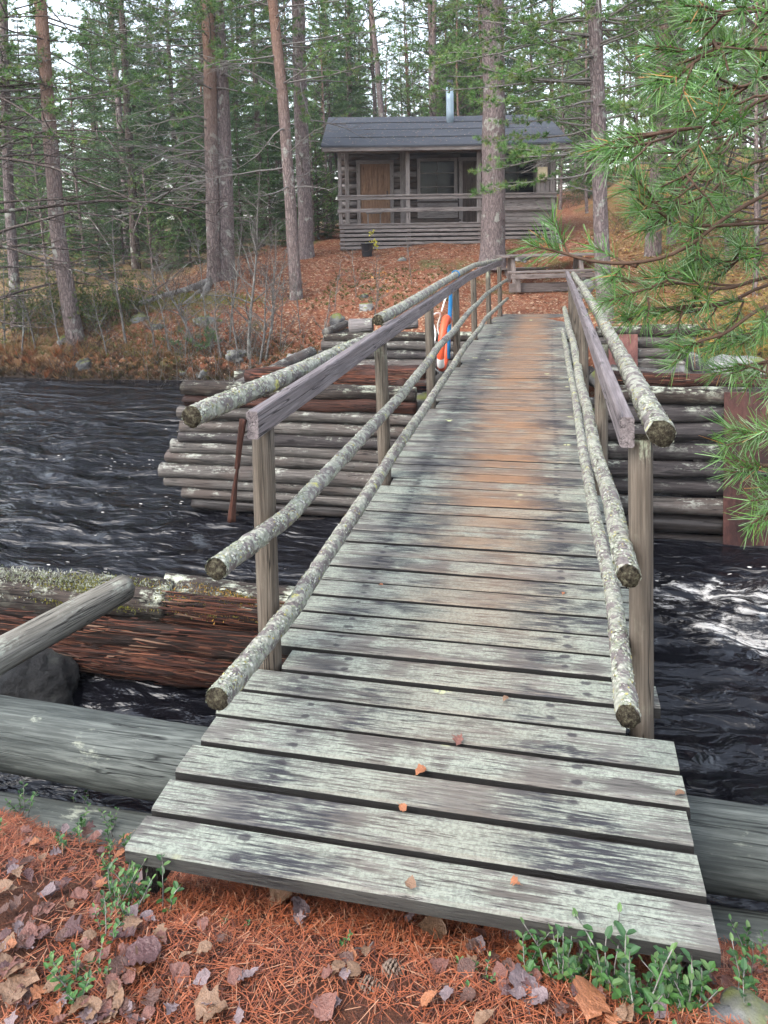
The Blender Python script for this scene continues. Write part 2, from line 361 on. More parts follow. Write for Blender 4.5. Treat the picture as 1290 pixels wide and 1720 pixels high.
def qmesh(name, V, Q, mat, smooth=True):
    """fast mesh from arrays; Q is (n,3) or (n,4)"""
    V = np.asarray(V, np.float32); Q = np.asarray(Q, np.int32); n, k = Q.shape
    me = bpy.data.meshes.new(name); me.vertices.add(len(V)); me.vertices.foreach_set('co', V.ravel())
    me.loops.add(n*k); me.loops.foreach_set('vertex_index', Q.ravel()); me.polygons.add(n)
    me.polygons.foreach_set('loop_start', np.arange(n, dtype=np.int32)*k); me.polygons.foreach_set('loop_total', np.full(n, k, np.int32))
    if smooth: me.polygons.foreach_set('use_smooth', np.ones(n, bool))
    me.materials.append(_mat(mat)); me.update(); me.validate(); return me
def add(name, me, parent=None, Mw=None, kind=None):
    o = bpy.data.objects.new(name, me); link(o, parent, Mw)
    if kind: o['kind'] = kind
    return o
def soup(name, T, cols, mat, smooth=False):
    """T (n,k,3) separate k-gons, cols (n,3)"""
    T = np.asarray(T, np.float32); n, k, _ = T.shape
    me = qmesh(name, T.reshape(-1, 3), np.arange(n*k).reshape(n, k), mat, smooth)
    a = me.color_attributes.new('col', 'FLOAT_COLOR', 'POINT')
    c = np.ones((n*k, 4), np.float32); c[:, :3] = np.repeat(np.asarray(cols, np.float32), k, 0); a.data.foreach_set('color', c.ravel())
    return me
def axis_matrix(p0, p1, up=(0, 0, 1)):
    x = Vector(p1)-Vector(p0); x.normalize(); u = Vector(up)
    if abs(x.dot(u)) > .98: u = Vector((0, 1, 0))
    y = u.cross(x).normalized(); z = x.cross(y)
    m = Matrix((x, y, z)).transposed().to_4x4(); m.translation = Vector(p0); return m

def tube_arrays(P, rad, ns=10, cap=True, seed=0, amp=0., freq=(3., 2.)):
    P = np.asarray(P, float); n = len(P); rad = np.broadcast_to(np.asarray(rad, float), (n,))
    T = np.gradient(P, axis=0); T /= np.linalg.norm(T, axis=1)[:, None]+1e-9
    u = np.cross(T[0], [0, 0, 1.]) if abs(T[0][2]) < .9 else np.cross(T[0], [0, 1., 0]); u /= np.linalg.norm(u)
    U = np.zeros_like(P)
    for i in range(n):
        u = u - T[i]*(u@T[i]); u = u/(np.linalg.norm(u)+1e-9); U[i] = u
    W = np.cross(T, U); a = np.arange(ns)/ns*2*math.pi
    ca, sa = np.cos(a), np.sin(a); r = np.repeat(rad[:, None], ns, 1)
    if amp:
        s = np.concatenate([[0], np.cumsum(np.linalg.norm(np.diff(P, axis=0), axis=1))])[:, None]+a*0
        r = r*(1+amp*fbm(s*freq[0], ca*freq[1]+7+s*0, sa*freq[1]+s*0, seed, 4))
    V = P[:, None, :]+r[:, :, None]*(U[:, None, :]*ca[None, :, None]+W[:, None, :]*sa[None, :, None])
    V = V.reshape(-1, 3); F = []
    i, j = np.meshgrid(np.arange(n-1), np.arange(ns), indexing='ij'); j2 = (j+1) % ns
    Q = np.stack([i*ns+j, i*ns+j2, (i+1)*ns+j2, (i+1)*ns+j], -1).reshape(-1, 4)
    if cap:
        V = np.vstack([V, P[0]-T[0]*rad[0]*.08, P[-1]+T[-1]*rad[-1]*.08]); m = n*ns; k = np.arange(ns)
        Q = np.vstack([Q, np.stack([(k+1) % ns, k, k*0+m, k*0+m], -1), np.stack([(n-1)*ns+k, (n-1)*ns+(k+1) % ns, k*0+m+1, k*0+m+1], -1)])
    return V, Q
def quads(name, V, Q, mat, smooth=True):
    """quads, some of them degenerate into triangles"""
    tri = Q[:, 2] == Q[:, 3]
    if not tri.any(): return qmesh(name, V, Q, mat, smooth)
    return mesh(name, V, [tuple(map(int, q[:3])) if d else tuple(map(int, q)) for q, d in zip(Q, tri)], mat, smooth)
def end_slots(me, P, mat):
    pass
def log(name, p0, p1, r0, r1, mat, parent=None, seed=0, amp=.06, ns=14, seg=.12, freq=(3., 1.4), bend=0., end=None, kind=None, taper_noise=.0):
    p0, p1 = np.asarray(p0, float), np.asarray(p1, float); L = np.linalg.norm(p1-p0); n = max(3, int(L/seg)+1)
    t = np.linspace(0, 1, n); P = np.stack([t*L, bend*np.sin(t*math.pi)*L*.5+vnoise(t*L*.8, t*0, s=seed+3)*r0*.18, vnoise(t*L*.8, t*0+9, s=seed)*r0*.18], -1)
    V, Q = tube_arrays(P, r0+(r1-r0)*t, ns, True, seed, amp, freq)
    me = quads(name, V, Q, mat)
    if end:
        me.materials.append(_mat(end)); nb = (n-1)*ns
        mi = np.zeros(len(me.polygons), np.int32); mi[nb:] = 1; me.polygons.foreach_set('material_index', mi)
        sm = np.ones(len(me.polygons), bool); sm[nb:] = False; me.polygons.foreach_set('use_smooth', sm)
    return add(name, me, parent, axis_matrix(p0, p1), kind)
def board_mesh(name, L, w, t, mat, seed=0, nseg=6, warp=.003, ch=.006, rough=0.002):
    """sawn board centred on the origin: length x, width y, thickness z, eased edges and a little warp"""
    y, z = w/2, t/2; prof = np.array([(-y+ch, -z), (y-ch, -z), (y, -z+ch), (y, z-ch), (y-ch, z), (-y+ch, z), (-y, z-ch), (-y, -z+ch)])
    X = np.linspace(-L/2, L/2, nseg+1); V = []
    for i, x in enumerate(X):
        dz = warp*float(vnoise(x*1.3+seed, seed*.7, s=5)); dy = rough*float(vnoise(x*2.1+seed, seed*.7+5, s=9)); tw = .006*float(vnoise(x*.7+seed, 3.1, s=4))
        for a, b in prof: V.append((x+rough*2*float(vnoise(a*40+seed*3, i*5.1+b*30, s=2))*(i in (0, nseg)), a+dy, b+dz+a*tw*4))
    F = [(i*8+j, i*8+(j+1) % 8, (i+1)*8+(j+1) % 8, (i+1)*8+j) for i in range(nseg) for j in range(8)]
    F = [f[::-1] for f in F]
    F += [tuple(range(8)), tuple(nseg*8+j for j in reversed(range(8)))]
    me = mesh(name, V, F, mat, False); return me
def board(name, p0, p1, w, t, mat, parent=None, seed=0, up=(0, 0, 1), **k):
    """board along p0-p1, width across, thickness along up"""
    p0, p1 = Vector(p0), Vector(p1); L = (p1-p0).length
    m = axis_matrix((p0+p1)/2, p1+(p1-p0), up); m.translation = (p0+p1)/2
    return add(name, board_mesh(name, L, w, t, mat, seed, max(1, int(L/.35)), **k), parent, m)
class Wood:
    def __init__(s): s.V, s.Q, s.n = [], [], 0
    def tube(s, P, r0, r1, ns=4):
        P = np.asarray(P); V, Q = tube_arrays(P, np.linspace(r0, r1, len(P)), ns, False); s.V.append(V); s.Q.append(Q+s.n); s.n += len(V)
    def mesh(s, name, mat): return qmesh(name, np.vstack(s.V), np.vstack(s.Q), mat)
def rock(name, c, s, mat='rock', seed=0, parent=None, sub=3, amp=.28, **tg):
    bm = bmesh.new(); bmesh.ops.create_icosphere(bm, subdivisions=sub, radius=1)
    V = np.array([v.co[:] for v in bm.verts]); F = [tuple(v.index for v in f.verts) for f in bm.faces]; bm.free()
    d = 1+amp*fbm(V[:, 0]*1.3+seed*3.1, V[:, 1]*1.3, V[:, 2]*1.3, seed, 4); V = V*(d+amp*.22*fbm(V[:, 0]*5+seed, V[:, 1]*5, V[:, 2]*5, seed+9, 4))[:, None]
    V = np.sign(V)*np.abs(V)**.9*np.asarray(s)
    o = add(name, mesh(name, V, F, mat, True), parent, Matrix.Translation(Vector(c)) @ Matrix.Rotation(seed*1.7, 4, 'Z'))
    return tag(o, **tg) if tg else o

# ================================================================ ground and river
ZW = -1.0
def yfar(X):
    X = np.asarray(X, float)
    return 12.4 - 1.6*sstep(X, -.6, 1.2) - 1.9*sstep(X, 1.2, 3.4) + .35*vnoise(X*.45, X*0+3.3, s=11) + 2.2*sstep(X, -14, -30) - .35
def ynear(X): 
    X = np.asarray(X, float); return 2.62 + .15*vnoise(X*.7, X*0+1.7, s=12)
_FT = [-60, -.6, 0, .3, 1.4, 3.4, 5.4, 7.6, 12, 18, 33, 70, 200]; _FZ = [-1.75, -1.5, -1.06, -.62, -.12, .30, .68, 1.02, 1.45, 2.0, 3.2, 5.2, 10]
_NT = [-60, -.6, 0, .25, .45, .75, 1.1, 3, 60]; _NZ = [-1.75, -1.6, -1.15, -.75, -.5, -.26, -.075, -.06, .3]
def height(X, Y, fine=True):
    X = np.asarray(X, float)+0*np.asarray(Y, float); Y = np.asarray(Y, float)+0*X
    tf = Y-yfar(X); tn = ynear(X)-Y
    zf = np.interp(tf, _FT, _FZ); zn = np.interp(tn, _NT, _NZ)
    lft = sstep(X, -7.5, -12); zf = np.where(zf > -1, -1+(zf+1)*(1-.30*lft*sstep(tf, 1, 6)), zf)
    zf = zf + 1.9*sstep(X, .6, 6)*sstep(Y, 15.5, 26)
    pw = sstep(np.abs(X+.45), 1.9, .9)*sstep(Y, 12.9, 13.7)*sstep(Y, 18.6, 17.2)
    zf = zf*(1-pw) + pw*(-.075+np.clip(Y-14, 0, 9)*.075)
    z = np.maximum(zf, zn)
    if fine:
        a = .02+.07*sstep(tf, .1, 1.2)*(1-pw)+.012*sstep(tn, .5, 1)
        z = z + a*fbm(X*.9, Y*.9, None, 21, 4) + .012*fbm(X*6, Y*6, None, 22, 3)*(np.maximum(tf, tn) > 0)
        z = z + .18*sstep(Y, 16, 40)*fbm(X*.25, Y*.25, None, 23, 3)
    return z
def ghit(x, y):
    """where a line of sight meets the far bank"""
    d = ray(x, y); d = d/np.linalg.norm(d); t = np.linspace(8, 120, 6000); P = EYE+d*t[:, None]
    k = np.nonzero(P[:, 2] < height(P[:, 0], P[:, 1], True))[0]
    return P[k[0]] if len(k) else P[-1]
def onland(X, Y): 
    p = np.array([X, Y, float(height(X, Y))]); return p
def axis_pts(lo, hi, a, b, fine, growth=1.18):
    mid = list(np.arange(a, b+1e-6, fine)); r = []; s, p = fine, b
    while p < hi: s *= growth; p += s; r.append(p)
    l = []; s, p = fine, a
    while p > lo: s *= growth; p -= s; l.append(p)
    return np.array(l[::-1]+mid+r)
def grid_quads(nx, ny):
    i, j = np.meshgrid(np.arange(ny-1), np.arange(nx-1), indexing='ij')
    return np.stack([i*nx+j, i*nx+j+1, (i+1)*nx+j+1, (i+1)*nx+j], -1).reshape(-1, 4)
gx = axis_pts(-150, 150, -13, 6, .11); gy = axis_pts(-40, 180, .2, 24, .11)
GX, GY = np.meshgrid(gx, gy); GZ = height(GX, GY)
tag(add('ground', qmesh('ground', np.stack([GX, GY, GZ], -1).reshape(-1, 3), grid_quads(len(gx), len(gy)), 'forest_floor')),
    'needle and leaf strewn forest floor on both river banks', 'ground', kind='structure')

wx = axis_pts(-148, 148, -12.5, 3.2, .055); wy = np.arange(1.9, 16.2, .055)
WX, WY = np.meshgrid(wx, wy)
rough_r = sstep(WX, .2, .8)*sstep(WX, 3.5, 2.4)
foam = 1.05*np.exp(-((WX-1.35)/.55)**2-((WY-5.05+.25*(WX-1.3))/.36)**2) + .5*np.exp(-((WX-1.2)/.8)**2-((WY-5.2)/.7)**2) + .30*rough_r*sstep(WY, 2.8, 4.2)*sstep(WY, 6.6, 5.4)
foam = foam + .34*np.exp(-((WX+2.6)/1.7)**2-((WY-4.75)/.5)**2) + .36*np.exp(-((WX+3.9)/.7)**2-((WY-7.1)/.8)**2) + .22*sstep(WX, -1.2, -3)*sstep(WX, -9, -5)*np.exp(-((WY-8)/2.)**2)
amp = .010+.032*sstep(WX, -1.5, -3.2)*sstep(WY, 11.5, 9)+.050*rough_r*sstep(WY, 6.8, 5.0)*sstep(WY, 2.4, 3.4)
WZ = ZW + amp*(fbm(WX*1.5+.9*vnoise(WX*.8, WY*.8, s=40), WY*2.6, None, 41, 4)+.5*fbm(WX*4.2, WY*6., None, 45, 3))
WZ = WZ + .07*np.exp(-((WX-1.5)/.7)**2-((WY-5.0)/.3)**2)
wme = qmesh('river', np.stack([WX, WY, WZ], -1).reshape(-1, 3), grid_quads(len(wx), len(wy)), 'river_water')
fa = wme.attributes.new('foam', 'FLOAT', 'POINT'); fa.data.foreach_set('value', np.clip(foam, 0, 1).astype(np.float32).ravel())
tag(add('river', wme), 'dark rippling river with flecks of foam and a white riffle', 'river', kind='structure')

# ================================================================ footbridge
def zdeck(Y): return .03*math.sin(math.pi*min(1, max(0, (Y-1.6)/12.5))) - .045*float(sstep(Y, 11, 14))
def xsh(Y): return float(np.interp(Y, [2, 8.7, 11, 12.5, 14], [0, -.03, -.02, .03, .12]))
BR = thing('footbridge', 'narrow plank footbridge with lichen covered log handrails crossing the river', 'footbridge', (-.37, 7.8, -.1))
PL = [2.5+2.0*k for k in range(6)]+[13.96]; PR = [2.47+2.0*k for k in range(5)]
pitch = .1398
for k in range(90):
    Y = 1.615+pitch*(k+.5); wd = .120+random.uniform(-.004, .004)
    xl, xr = -1.10+random.uniform(-.012, .012), .35+random.uniform(-.012, .012)
    if k > 5: xl, xr = -1.09+random.uniform(-.015, .01), .325+random.uniform(-.012, .012)
    if min(abs(Y-p) for p in PL) < .115: xl = -.978
    if min(abs(Y-p) for p in PR) < .12: xr = .222 if k != 6 else .345
    s = xsh(Y); 
    m = Matrix.Translation(Vector(((xl+xr)/2+s, Y, zdeck(Y)-.024+random.uniform(-.003, .003)))) @ Matrix.Rotation(random.uniform(-.004, .004), 4, 'Z')
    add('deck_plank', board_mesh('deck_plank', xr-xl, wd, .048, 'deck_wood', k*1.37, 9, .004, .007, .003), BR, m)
for X in (-.82, .08):
    log('stringer_log', (X, 2.0, -.162), (X, 14.2, -.185), .105, .11, 'grey_wood', BR, seed=int(X*50)+70, ns=12, seg=.5)
def post(x, y, ztop, r, zb=-1.25, seed=0):
    lean = random.uniform(-.008, .008)
    log('post', (x-lean, y, zb), (x+lean, y, ztop), r*1.04, r, 'post_wood', BR, seed=seed, amp=.03, ns=14, seg=.15, end='cut_end')
for k, Y in enumerate(PL): post(-1.032+xsh(Y), Y, .905+zdeck(Y), .041, -.6 if Y > 12 else -.95, 200+k)
for k, Y in enumerate(PR): post(.283, Y, .905+zdeck(Y)-.02*k, .038, -.9, 220+k)
def flakes(pts, nr, rad, n, seed, bias=0., size=(.0020, .0062)):
    """curled lichen scales standing on a log"""
    g = np.random.default_rng(seed); P = np.asarray(pts); s = np.concatenate([[0], np.cumsum(np.linalg.norm(np.diff(P, axis=0), axis=1))])
    u = g.random(n)**(1+bias)*s[-1]; C = np.stack([np.interp(u, s, P[:, i]) for i in range(3)], -1); r = np.interp(u, s, rad)
    T = np.stack([np.interp(np.minimum(u+.05, s[-1]), s, P[:, i])-np.interp(np.maximum(u-.05, 0), s, P[:, i]) for i in range(3)], -1); T /= np.linalg.norm(T, axis=1)[:, None]
    A = np.cross(T, [0, 0, 1.]); A /= np.linalg.norm(A, axis=1)[:, None]; B = np.cross(A, T)
    ang = g.normal(0, 1.25, n); N = B*np.cos(ang)[:, None]+A*np.sin(ang)[:, None]
    cl = 1.4*fbm(C[:, 1]*5, ang*1.2, None, seed, 3) >.05+.45*g.normal(0, 1, n); C, N, T, r, u = C[cl], N[cl], T[cl], r[cl], u[cl]; n = len(C)
    Sd = np.cross(N, T); th = g.random(n)*6.28; e1 = T*np.cos(th)[:, None]+Sd*np.sin(th)[:, None]; e2 = np.cross(N, e1)
    a = g.uniform(*size, n)[:, None]*(1+.5*(u/s[-1]))[:, None]; b = a*g.uniform(.5, 1.1, n)[:, None]; lift = a*g.uniform(.1, .7, n)[:, None]
    O = C+N*(r*1.0)[:, None]
    Tq = np.stack([O-e1*a, O-e2*b+N*lift*.6, O+e1*a+N*lift, O+e2*b+N*lift*.3], 1)
    base = .72*np.array([(.50, .51, .42), (.42, .45, .36), (.34, .37, .25), (.56, .55, .48), (.44, .39, .16)])[g.choice(5, n, p=[.34, .27, .2, .13, .06])]
    return soup('lichen', Tq, base*g.uniform(.7, 1.12, n)[:, None], 'lichen_flake')
def rail_log(pts, r0, r1, seed, n=3500, bias=.5):
    P = np.array(pts, float); s = np.concatenate([[0], np.cumsum(np.linalg.norm(np.diff(P, axis=0), axis=1))]); q = np.concatenate([np.arange(0, min(3.5, s[-1]), .022), np.arange(3.5, s[-1], .06)]) if s[-1] > 3.5 else np.arange(0, s[-1], .022)
    # smooth the polyline
    C = np.stack([np.interp(q, s, P[:, i]) for i in range(3)], -1); kk = 25
    for _ in range(2):
        pad = np.vstack([np.repeat(2*C[:1]-C[1:2], 1, 0), C, 2*C[-1:]-C[-2:-1]])
    C[:, 2] += .010*vnoise(q*1.1, q*0, s=seed); C[:, 0] += .010*vnoise(q*1.1, q*0+5, s=seed)
    rad = r0+(r1-r0)*q/q[-1]
    V, Q = tube_arrays(C, rad, 18, True, seed, .13, (26., 2.6))
    me = quads('log_rail', V, Q, 'lichen_log'); me.materials.append(M['cut_end']); nb = (len(C)-1)*18
    mi = np.zeros(len(me.polygons), np.int32); mi[nb:] = 1; me.polygons.foreach_set('material_index', mi)
    o = add('log_rail', me, BR); add('lichen', flakes(C, 18, rad, n, seed, bias), o, kind='stuff'); return o
Z = zdeck
rail_log([(-1.135, 2.17, 1.018), (-1.122, 2.9, .99), (-1.115, 4.75, .905)], .036, .040, 301, 9000, .3)
rail_log([(-1.07, 4.55, 1.032), (-1.075, 6.5, 1.042), (-1.09, 8.5, 1.06), (-1.07, 10.5, 1.06), (-1.0, 12.3, 1.035), (-.93, 13.5, 1.0), (-.895, 14.1, 1.0)], .037, .036, 302, 11000)
rail_log([(-.945, 1.89, .645), (-.945, 2.5, .565), (-.945, 4.5, .545), (-.955, 8.5, .585), (-.93, 11.5, .60), (-.80, 14.3, .60)], .032, .028, 303, 17000, .9)
rail_log([(-.935, 1.84, .295), (-.94, 2.5, .215), (-.945, 4.5, .24), (-.955, 8.5, .245), (-.93, 11.5, .245), (-.79, 14.3, .25)], .034, .028, 304, 17000, .8)
rail_log([(.325, 2.33, .962), (.37, 4.0, .90), (.375, 6.0, .90), (.36, 8.0, .915), (.33, 10.9, .915)], .041, .036, 305, 17000, .7)
rail_log([(.222, 2.19, .575), (.226, 3.8, .42), (.225, 6.0, .40), (.22, 8.0, .43), (.20, 10.6, .45)], .034, .031, 306, 17000, .7)
rail_log([(.198, 1.98, .285), (.222, 3.0, .155), (.205, 5.0, .11), (.20, 7.0, .11), (.18, 10.9, .10)], .031, .030, 307, 17000, .7)
def hand_board(x0, y0, x1, y1, z0, z1, seed): return board('handrail_board', (x0, y0, z0), (x1, y1, z1), .044, .098, 'board_wood', BR, seed, (0, 0, 1), warp=.004)
hand_board(-1.003, 2.34, -1.02, 5.7, .948, .955, 1.2); hand_board(-1.022, 5.704, -1.04, 9.6, .955, .968, 2.3); hand_board(-1.038, 9.604, -.90, 14.05, .968, .955, 3.4)
hand_board(.232, 2.40, .245, 6.3, .945, .925, 4.1); hand_board(.246, 6.304, .24, 10.75, .925, .915, 5.2)
# splintered strip that hangs from the end of the left board
log('splinter', (-1.035, 2.335, .97), (-1.06, 2.32, .80), .012, .010, 'rotten_wood', BR, 31, .3, 7, .02)
log('splinter', (-1.052, 2.32, .82), (-1.085, 2.31, .615), .006, .017, 'rotten_wood', BR, 33, .5, 7, .015)
# blue cord round the top rail
cp = [(-1.09+.045*math.cos(a), 8.75+.004*math.sin(3*a), 1.06+.045*math.sin(a)) for a in np.linspace(0, 6.4, 24)]
V, Q = tube_arrays(cp, .006, 6); add('cord', quads('cord', V, Q, 'blue_cloth'), BR)
# side timbers that show at the near end
board('side_board', (-1.06, 1.66, -.10), (-1.06, 2.3, -.11), .045, .10, 'wet_wood', BR, 6.1); board('side_board', (.31, 1.66, -.10), (.31, 2.25, -.11), .045, .10, 'wet_wood', BR, 6.6)

# life ring hung outside the rail
LR = thing('life_ring', 'orange and white life ring with blue strap hung outside the bridge rail', 'life ring', (-1.16, 8.3, .05))
Pn = []
a = np.linspace(0, 2*math.pi, 41)
V, Q = tube_arrays(np.stack([a*0-1.165+.03*np.sin(a), 8.22+.25*np.cos(a), .32+.28*np.sin(a)], -1), .042, 12, False)
me = qmesh('ring', V, Q, 'orange_plastic'); me.materials.append(M['white_cord'])
mi = np.zeros(len(Q), np.int32)
for c in (3, 23): mi[c*12:(c+3)*12] = 1
me.polygons.foreach_set('material_index', mi); add('ring', me, LR)
pts = [(-1.25-.03*math.sin(4*t), 8.22+.31*math.cos(t), .32+.34*math.sin(t)) for t in np.linspace(0, 6.28, 60)]
V, Q = tube_arrays(pts, .008, 6); add('grab_rope', quads('grab_rope', V, Q, 'white_cord'), LR)
V, Q = tube_arrays([(-1.10, 8.40, .96), (-1.11, 8.39, .75), (-1.13, 8.37, .45), (-1.14, 8.36, .12)], [.014, .024, .022, .018], 8); add('strap', quads('strap', V, Q, 'blue_cloth'), LR)
V, Q = tube_arrays([(-1.10, 8.38, .93), (-1.16, 8.30, .80), (-1.19, 8.22, .68)], .009, 6); add('hanging_cord', quads('hanging_cord', V, Q, 'white_cord'), LR)

# ================================================================ log piers
PI1 = thing('log_pier', 'stone filled log pier with rusty corner plate standing midstream under the footbridge', 'log pier', (-.8, 7.6, -1.2))
xls = [-3.3, -3.36, -3.45, -3.62, -3.66, -3.60, -3.55, -3.46, -3.44, -3.46, -3.42, -3.40]
for i in range(12):                   # thin ragged logs on the upstream side
    z = -1.08+.1135*i; r = .0625+random.uniform(-.008, .007); yy = 6.33+random.uniform(-.03, .03); mt = 'wet_wood' if i < 2 else {10: 'rotten_wood', 11: 'mossy_dark_wood', 7: 'dark_pier_wood'}.get(i, 'pier_wood')
    if z < -.4: log('pier_log', (xls[i], yy, z+random.uniform(-.012, .012)), (-.95, yy+.02, z+random.uniform(-.012, .012)), r, r*random.uniform(.85, 1.1), mt, PI1, 400+i, .16, 14, .05, (2.2, 2.2))
    else: log('pier_log', (xls[i]+random.uniform(0, .05), yy, z+random.uniform(-.015, .015)), (-1.16, yy+.02, z-.02), r, r*random.uniform(.85, 1.1), mt, PI1, 400+i, .18 if i < 10 else .32, 14, .045, (2.2, 2.2))
for i in range(9):                    # stouter dark logs on the downstream side
    z = -1.05+.155*i; r = .073+random.uniform(-.008, .008); yy = 6.33+random.uniform(-.03, .03); rm = 'wet_wood' if i < 2 else {8: 'mossy_dark_wood', 2: 'pier_wood'}.get(i, 'dark_pier_wood')
    log('pier_log', (-.94 if z < -.4 else .44, yy, z), (1.75, yy-.02, z+.03), r, r*.95, rm, PI1, 440+i, .15, 16, .05, (2.2, 2.2))
for i in range(7):                    # cross timbers of the upstream end and the back
    z = -1.0+.165*i
    log('pier_log', (-3.12, 6.42, z+.07), (-3.0, 9.0, z+.07), .08, .08, 'pier_wood', PI1, 470+i, .08, 12, .2)
    log('pier_log', (1.55, 6.45, z+.07), (1.55, 9.0, z+.07), .08, .08, 'dark_pier_wood', PI1, 480+i, .08, 12, .2)
    if z < -.35: log('pier_log', (-3.2, 8.95, z), (1.7, 8.95, z), .08, .08, 'pier_wood', PI1, 490+i, .08, 12, .2)
board('corner_plate', (1.53, 6.225, -1.15), (1.53, 6.225, .25), .012, .38, 'rust', PI1, 1.1, (1, 0, 0), warp=0, ch=.002)
board('corner_plate', (1.72, 6.42, -1.15), (1.72, 6.42, .25), .38, .012, 'rust', PI1, 1.4, (1, 0, 0), warp=0, ch=.002)
# loose rotten timbers and stones lying on the pier
def loose(p0, p1, r0, r1, mat, label, seed, amp=.3, cat='log', name='rotten_log', group=None, ns=14, freq=(3., 1.6), end=None):
    return tag(log(name, p0, p1, r0, r1, mat, None, seed, amp, ns, .045, freq, end=end), label, cat, group)
loose((-2.9, 6.75, .20), (-1.3, 6.70, .19), .10, .11, 'rotten_wood', 'crumbling red rotten log lying on the pier beside the second rail post', 501, .38)
loose((-2.1, 7.25, .14), (-1.2, 7.1, .20), .085, .07, 'rotten_wood', 'short splintered reddish log behind the crumbling log on the pier', 502, .4)
loose((-3.3, 7.3, .09), (-2.2, 7.6, .17), .075, .06, 'mossy_dark_wood', 'lichen crusted log stub on the upstream corner of the pier', 503, .3)
loose((-2.6, 8.2, .0), (-1.25, 8.1, .06), .09, .085, 'pier_wood', 'grey log across the back of the pier below the life ring', 504, .16)
loose((.52, 6.9, .24), (1.9, 6.62, .22), .06, .05, 'rotten_wood', 'thin reddish rotten log slanting across the pier beyond the right rail', 505, .35)
loose((.55, 7.15, .17), (1.75, 6.95, .14), .11, .10, 'pier_wood', 'smooth grey log lying behind the reddish rotten log on the pier', 506, .12)
for i in range(26):
    x, y = random.uniform(-2.9, 1.4), random.uniform(6.7, 8.8)
    if -1.15 < x < .45: z = -.55
    else: z = -.10
    rock('stone', (x, y, z), (random.uniform(.12, .2), random.uniform(.1, .18), random.uniform(.09, .13)), 'rock', 600+i, PI1, 2)
rock('boulder', (2.15, 9.0, -.33), (.42, .4, .40), 'rock', 31, label='rounded pale grey boulder on the bank behind the rusty plate', cat='boulder')

PI2 = thing('log_abutment', 'stacked log abutment holding the far bank left of the bridge end', 'log abutment', (-2.4, 12.2, -1.1))
for i in range(6):
    z = -.92+.15*i
    log('abutment_log', (-3.85+.05*(i % 3), 11.9+.02*i, z), (-1.05, 11.92+.02*i, z+.01), .078, .082, 'mossy_dark_wood' if i == 5 else 'pier_wood' if i % 3 else 'dark_pier_wood', PI2, 520+i, .13, 14, .08)
    log('abutment_log', (-3.72, 11.98, z+.075), (-3.7, 13.2, z+.075), .075, .07, 'pier_wood', PI2, 530+i, .1, 10, .2)
PI3 = thing('log_abutment', 'stacked log abutment with rusty plate holding the bank right of the bridge', 'log abutment', (1.4, 10.9, -.9))
for i in range(6):
    z = -.66+.155*i
    log('abutment_log', (.62, 10.62+.02*i, z), (2.02+.05*(i % 2), 10.6+.02*i, z+.01), .08, .085, 'mossy_dark_wood' if i == 5 else 'pier_wood', PI3, 540+i, .22, 14, .06)
board('corner_plate', (.97, 10.50, -.35), (.97, 10.50, .10), .012, .38, 'rust_light', PI3, 2.2, (1, 0, 0), warp=0, ch=.002)
log('abutment_log', (.60, 10.68, -.6), (.55, 13.0, -.45), .08, .08, 'dark_pier_wood', PI3, 550, .1, 10, .2)
for i, (p, q, r, lb) in enumerate([((-2.75, 12.05, .02), (-2.2, 12.3, .03), .10, 'cut grey round log lying on the far abutment'), ((-3.35, 12.15, .0), (-2.95, 12.2, .02), .13, 'stubby pale log end beside the cut round log on the abutment'), ((-5.2, 11.95, -.93), (-3.9, 11.75, -.88), .08, 'bleached driftwood log at the far waterline by the abutment')]):
    loose(p, q, r, r*.9, 'grey_wood', lb, 560+i, .1, name='cut_log', end='cut_end')

# ================================================================ timbers at the near bank
loose((-3.6, 2.37, -.345), (2.9, 2.33, -.35), .128, .118, 'sill_wood', 'thick grey green sill log running under the near end of the bridge', 571, .05, 'log', 'sill_log', ns=24)
loose((-3.5, 2.19, -.55), (1.8, 2.21, -.57), .105, .10, 'sill_wood', 'second grey log half buried below the thick sill log', 572, .06, 'log', 'sill_log', ns=20)
loose(tuple(2*atd(0, 1102, 3.15)-atd(208, 988, 3.95)), tuple(atd(208, 988, 3.95)), .078, .072, 'pale_pole', 'smooth pale debarked pole slanting onto the mossy rotten log', 573, .03, 'pole', 'wooden_pole', ns=20, end='cut_end')
loose((-4.4, 3.90, -.585), (-2.22, 3.86, -.56), .125, .115, 'mossy_dark_wood', 'dark log capped with pale lichen at the left edge beyond the pole', 574, .22, ns=20)
loose((-2.30, 3.90, -.565), (-.9, 3.84, -.58), .115, .12, 'mossy_dark_wood', 'dark rotten log capped with yellow moss beside the near left post', 575, .34, freq=(1.8, 4.2), ns=30)
loose((-4.4, 3.86, -.735), (-.7, 3.82, -.75), .12, .12, 'dark_rot', 'dark cracked rotten log just under the moss capped logs', 576, .34, freq=(1.8, 4.2), ns=32)
loose((-3.7, 3.86, -.895), (-.6, 3.80, -.91), .12, .125, 'rotten_wood', 'red brown crumbling log at the waterline below the stacked logs', 577, .36, freq=(1.8, 4.2), ns=32)
rock('boulder', (-2.98, 3.32, -1.02), (.37, .28, .29), 'wet_rock', 8, sub=5, amp=.2, label='dark wet boulder between the pale pole and the sill log', cat='boulder')
